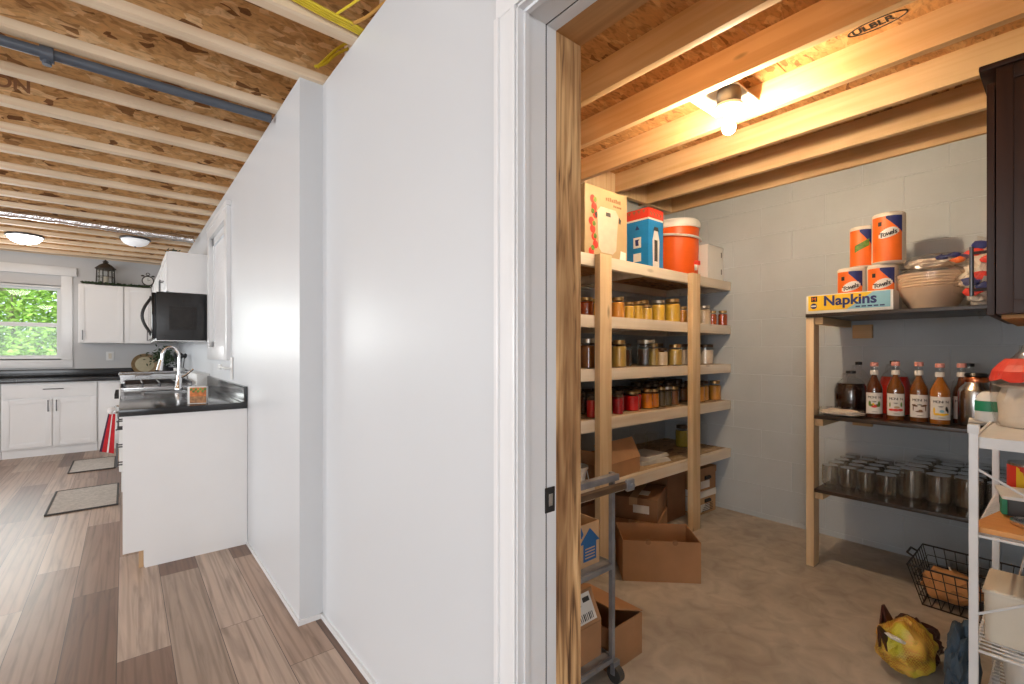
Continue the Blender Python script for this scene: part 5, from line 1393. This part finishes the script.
# things on the rack
t = thing('bread_bag', 'clear grocery bag with red top print and a green label on the rack', 'bag', (2.22, .07, .982))
from mathutils import noise as NZ
def sack(rx, ry, h, seed, amp=.1, neck=.25):
    w = MB(); tb = bmesh.new(); n = 30; rings = []
    for j in range(15):
        u = j / 14; z = h * u
        f = 1.0 if u < .62 else 1 - (1 - neck) * ((u - .62) / .38) ** .8
        if u > .93: f *= 1.35
        f *= .90 + .1 * min(1, u * 8)
        ring = []
        for k in range(n):
            a = 2 * PI * k / n; nn = NZ.noise(Vector((math.cos(a) * 2, math.sin(a) * 2, z * 14 + seed)))
            g_ = f * (1 + amp * nn + (.07 * math.sin(a * 9) if u > .6 else 0))
            ring.append(tb.verts.new((rx * g_ * math.cos(a), ry * g_ * math.sin(a), z + .006 * nn if j else .001)))
        rings.append(ring)
    for A, B in zip(rings, rings[1:]):
        for k in range(n): tb.faces.new([A[k], A[(k + 1) % n], B[(k + 1) % n], B[k]])
    tb.faces.new(rings[0][::-1])
    return w._merge(tb, 0)
sack(.13, .10, .26, 2).build('film', 'film', t)
sack(.115, .085, .13, 5, .08, .8).build('contents', 'tissue', t)
w = MB(); 
for j in range(3):
    for k in range(26):
        a0, a1 = 2 * PI * k / 26, 2 * PI * (k + 1) / 26
        r0 = (1.03, .97, .84, .66)[j]; r1 = (1.03, .97, .84, .66)[j + 1]; z0 = .155 + .02 * j; z1 = z0 + .02
        dz0 = -.014 * abs(math.sin(a0 * 4)) if j == 0 else 0; dz1 = -.014 * abs(math.sin(a1 * 4)) if j == 0 else 0
        w.quad((.13 * r0 * math.cos(a0), .10 * r0 * math.sin(a0), z0 + dz0), (.13 * r0 * math.cos(a1), .10 * r0 * math.sin(a1), z0 + dz1), (.13 * r1 * math.cos(a1), .10 * r1 * math.sin(a1), z1), (.13 * r1 * math.cos(a0), .10 * r1 * math.sin(a0), z1), .001)
w.build('red_print', 'red', t)
t = thing('wipes_tub', 'white tub with a green label in front of the steel canister', 'tub', (2.28, .175, .982))
MB().lathe([(0, 0), (.035, 0), (.038, .005), (.038, .06), (.035, .075), (.03, .09), (.02, .10), (0, .10)], 22).build('tub', 'white_plastic', t)
MB().lathe([(.0388, .035), (.0388, .07)], 22).build('green_label', 'green_print', t)
t = thing('paper_stack', 'flat white papers lying on the top tray of the rack', 'papers', (2.15, -.02, .982))
MB().box(-.10, .10, -.08, .06, 0, .004, mat=Matrix.Translation((-.12, .03, .0))).box(-.10, .10, -.07, .07, .0045, .009, mat=Matrix.Translation((-.12, .02, 0)) @ Matrix.Rotation(R(8), 4, 'Z')).build('sheets', 'paper', t)
# level 2: wooden board, cans, lid
t = thing('wooden_board', 'orange-brown wooden board lying on the middle rack shelf', 'board', (2.1, .02, .721))
MB().prism([(-.285, .150), (-.24, .155), (.24, .06), (.26, -.11), (-.275, -.11)], 0, .014).build('board', 'board', t)
t = thing('food_can', 'red and yellow labelled can behind the wooden board', 'can', (2.30, .085, .7355))
MB().lathe([(0, 0), (.052, 0), (.052, .115), (0, .115)], 26).build('can', 'steel', t)
MB().lathe([(.0528, .008), (.0528, .107)], 26).build('red_label', 'red', t)
w = MB(); a = R(200)
for k in range(6):
    b0 = a + k * .16 - .9; b1 = b0 + .16; q = .0536
    w.quad((q * math.cos(b0), q * math.sin(b0), .015), (q * math.cos(b1), q * math.sin(b1), .015), (q * math.cos(b1), q * math.sin(b1), .10 - .012 * k), (q * math.cos(b0), q * math.sin(b0), .10 - .012 * k + .006), .0005)
w.build('yellow_label', 'yellow_print', t)
t = thing('food_tray', 'dark tray with a white and green edge on the wooden board', 'tray', (2.08, .05, .7355), R(10))
MB().box(-.07, .07, -.10, .085, 0, .055, bev=.012).build('tray', 'black_grey', t)
MB().box(-.078, .078, -.108, .093, .050, .060, bev=.004).build('lid', 'white_plastic', t)
MB().box(-.079, -.04, .082, .094, .006, .050, bev=.003).build('green_edge', 'green_print', t)
t = thing('metal_lid', 'shiny round metal lid on the front of the wooden board', 'lid', (1.93, .055, .7355))
MB().lathe([(0, .004), (.045, .004), (.05, .0), (.055, .003), (.055, .012), (.048, .014), (.042, .010), (0, .012)], 28).build('lid', 'steel', t)
# level 3
t = thing('plastic_container', 'tall cream plastic container on the lower wire shelf', 'container', (1.965, .072, .404))
MB().box(-.10, .095, -.055, .085, 0, .150, bev=.016).build('container', 'ivory_plastic', t)
MB().box(-.103, .098, -.058, .088, .136, .146, bev=.004).build('rim', 'ivory_plastic', t)
t = thing('paper_bundle', 'white and blue papers leaning behind the cream container', 'papers', (2.22, .07, .404))
for k, m_ in enumerate(('paper', 'cyan_print', 'paper', 'paper')):
    MB().box(-.09, .09, -.002, .002, 0, .21, mat=Matrix.Translation((.01 * k, .05 - .03 * k, .002)) @ Matrix.Rotation(R(10 + 3 * k), 4, 'X')).build('sheet', m_, t)
# bottom level bucket
t = thing('white_bucket', 'white bucket at the bottom of the rack', 'bucket', (2.10, .02, .124))
MB().lathe([(0, 0), (.10, 0), (.12, .20), (.126, .20), (.126, .215), (.118, .215), (.098, .006), (0, .006)], 30).build('bucket', 'white_plastic', t)
MB().tube([(.12 * math.cos(a), .12 * math.sin(a) , .19 - .10 * abs(math.sin(a))) for a in [PI + PI * k / 12 for k in range(13)]], .003, 6).build('bail', 'rack', t)
t = thing('blue_cloth', 'slate blue cloth bundle on the floor beside the white rack post', 'cloth', (2.21, .236, 0))
w = MB().blob(.12, 8, .35, 4, mat=Matrix.Translation((0, 0, .15)), sc_=(.75, .35, 1.25), freq=2.4)
w.build('cloth', 'bluecloth', t)

# ================================================================== FLOOR THINGS, right side
def wire_basket(loc, rz):
    t = thing('wire_basket', 'black wire basket of paper sacks on the floor by the block wall', 'basket', loc, rz)
    L0, W0, H0 = .50, .37, .19; f = .80
    w = MB()
    def rect(z, s, r):
        a, b = L0 / 2 * s, W0 / 2 * s
        w.tube([(-a, -b, z), (a, -b, z), (a, b, z), (-a, b, z), (-a, -b, z)], r, 6)
    for z, s, r in ((.004, f, .0035), (.05, f + .035, .0022), (.10, f + .075, .0022), (.145, f + .11, .0022), (H0, 1, .0045)): rect(z, s, r)
    for k in range(13):
        u = -.5 + k / 12
        for s_ in (-1, 1): w.tube([(u * L0 * f, s_ * W0 / 2 * f, .004), (u * L0, s_ * W0 / 2, H0)], .0022, 5)
        w.tube([(u * L0 * f, -W0 / 2 * f, .004), (u * L0 * f, W0 / 2 * f, .004)], .0022, 5)
    for k in range(9):
        u = -.5 + k / 8
        for s_ in (-1, 1): w.tube([(s_ * L0 / 2 * f, u * W0 * f, .004), (s_ * L0 / 2, u * W0, H0)], .0022, 5)
    w.build('wire_frame', 'wirebasket', t)
    for s_ in (-1, 1):
        MB().tube([(s_ * L0 / 2, -.05, H0), (s_ * (L0 / 2 + .025), -.045, H0 + .012), (s_ * (L0 / 2 + .025), .045, H0 + .012), (s_ * L0 / 2, .05, H0)], .005, 6).build('handle', 'wirebasket', t)
    return t
BK = ((3.10, .255, 0), R(-90))
wire_basket(*BK)
c = Matrix.Translation(BK[0]) @ Matrix.Rotation(BK[1], 4, 'Z')
for k, (u, v, s, lab) in enumerate(((-.115, -.02, .086, 'tan paper sack in the wire basket, at its far left end'), (.105, -.01, .088, 'tan paper sack in the middle of the wire basket'))):
    p = c @ Vector((u, v, .080))
    t = thing('paper_sack', lab, 'sack', p)
    MB().blob(s, k + 21, .3, 3, sc_=(1.25, 1.25, .85), freq=2.5).build('sack', 'bread', t)
    MB().tube([(-.02, 0, s * .75), (.0, 0, s * .85), (.03, .01, s * .95)], .004, 5).build('tie', 'paper', t)
# net bag
t = thing('net_bag', 'yellow net-print produce bag slumped open on the concrete floor', 'bag', (2.30, .40, 0), R(-28))
MB().blob(.115, 31, .22, 4, mat=Matrix.Translation((0, 0, .090)) @ Matrix.Rotation(R(18), 4, 'Y'), sc_=(.90, .72, .84), freq=2.0).build('net_front', 'net', t)
MB().blob(.10, 33, .35, 4, mat=Matrix.Translation((.082, .035, .078)), sc_=(.85, .80, .84), freq=2.4).build('brown_back', 'bag_brown', t)
def ear(p, q, r, mat, nm):
    p, q = Vector(p), Vector(q); w = MB()
    d = (q - p); s = d.cross(Vector((.3, -1, 0))).normalized()
    w.quad(p - s * r, p + s * r, q + s * .006, q - s * .006, .006).quad(p - s * r + Vector((0, .03, 0)), p + s * r + Vector((0, .03, 0)), q + s * .006, q - s * .006, .006)
    return w.build(nm, mat, t)
ear((-.080, .0, .105), (-.118, .015, .175), .030, 'bag_brown', 'bag_corner'); ear((-.010, .055, .140), (-.025, .075, .215), .030, 'bag_brown', 'bag_corner')
MB().blob(.03, 3, .3, 3, mat=Matrix.Translation((-.078, -.022, .145)) @ Matrix.Rotation(R(25), 4, 'Y'), sc_=(1.3, .9, .28)).build('white_lining', 'paper', t)

# ================================================================== CART AND ITS BOXES, left of the pantry
t = thing('utility_cart', 'worn grey steel frame cart with casters just inside the door', 'cart', (1.17, 1.25, 0))
for x in (.97, 1.385):
    for y in (1.085, 1.42):
        MB().box(x - .0085, x + .0085, y - .0085, y + .0085, .085, .775, bev=.002).build('post', 'cart', t, world=True)
for z in (.075, .42):
    w = MB()
    for y in (1.085, 1.42): w.box(.97, 1.385, y - .008, y + .008, z, z + .018, bev=.002)
    for x in (.97, 1.385): w.box(x - .010, x + .010, 1.085, 1.42, z, z + .020, bev=.002)
    w.box(.97, 1.385, 1.085, 1.42, z + .016, z + .020)
    w.build('deck', 'cart', t, world=True)
MB().box(.95, 1.385, 1.050, 1.075, .752, .776, bev=.004).build('handle_bar', 'cart', t, world=True)
MB().box(.95, 1.41, 1.024, 1.046, .725, .746, bev=.003).build('handle_rail', 'bronze', t, world=True) if 'bronze' in M else None
MB().box(1.392, 1.432, 1.018, 1.032, .715, .757, bev=.004).tube([(1.412, 1.018, .736), (1.412, 1.008, .736)], .009, 10).build('end_bracket', 'cart', t, world=True)
for x in (.97, 1.395):
    for y in (1.075, 1.42):
        k_ = MB().box(x - .018, x + .018, y - .006, y + .012, .030, .078, bev=.003).build('caster', 'cart', t, world=True)
        MB().tube([(x - .014, y, .0305), (x + .014, y, .0305)], .030, 18).build('wheel', 'black_grey', k_, world=True)
# white box with blue house print
t = carton('printed_box', 'open carton with a blue house logo on the cart middle deck', (1.19, 1.255, .4405), 0, .33, .27, .155, 'card_l', open_=True)
w = MB(); Fy = Matrix.Translation((.022, -.1352, 0)) @ Matrix.Rotation(R(90), 4, 'X')
w.prism([(.055, .02), (.125, .02), (.125, .085), (.145, .085), (.09, .138), (.035, .085), (.055, .085)], 0, .001, mat=Fy)
w.build('house_logo', 'logo_blue', t)
w = MB()
for k in range(4): w.prism([(.064, .030 + k * .011), (.116, .030 + k * .011), (.116, .034 + k * .011), (.064, .034 + k * .011)], .001, .0018, mat=Fy)
w.build('logo_text_lines', 'card_l', t)
w = MB(); w.prism([(.028, .115), (.045, .108), (.055, .122), (.042, .150), (.030, .135)], 0, .001, mat=Fy); w.build('flame_logo', 'logo_blue', t)
# box with shipping label on the cart's bottom deck
t = carton('cardboard_box', 'open brown box with a shipping label on its flap, on the cart bottom deck', (1.19, 1.255, .0955), 0, .34, .28, .13, 'card', open_=True, flaps=(('-x', .12, 60), ('+y', .13, 20)))
w = MB(); a = (.02, -.14, .13); w.quad((-.06, -.142, .135), (.165, -.142, .135), (.165, -.09, .235), (-.06, -.09, .235), .004); w.build('flap', 'card', t)
nv = Vector((0, -.1, .052)).normalized()
def lab(x0, x1, u0, u1, e, m_, nm):
    P = lambda x, u: (x, -.142 + .052 * u - .0055 * .0 - (e + .0042) * .89, .135 + .10 * u + (e + .0042) * .46)
    w = MB(); w.quad(P(x0, u0), P(x1, u0), P(x1, u1), P(x0, u1), .0004); w.build(nm, m_, t)
lab(.02, .145, .10, .92, .0016, 'paper', 'shipping_label')
for k in range(9): lab(.055 + .009 * k, .058 + .009 * k + (.002 if k % 3 == 0 else 0), .16, .36, .0026, 'ink', 'barcode_bar')
lab(.03, .085, .58, .74, .0026, 'black_grey', 'label_text_block'); lab(.10, .135, .66, .80, .0026, 'black_grey', 'label_text_block')
# box on the floor right of the cart
t = carton('cardboard_box', 'brown cardboard box with one raised flap on the floor beside the cart', (1.51, 1.25, .001), R(0), .20, .28, .165, 'card', open_=True)
MB().quad((-.10, -.14, .245), (.102, -.14, .168), (.102, .14, .168), (-.10, .14, .245), .004).build('flap', 'card', t)
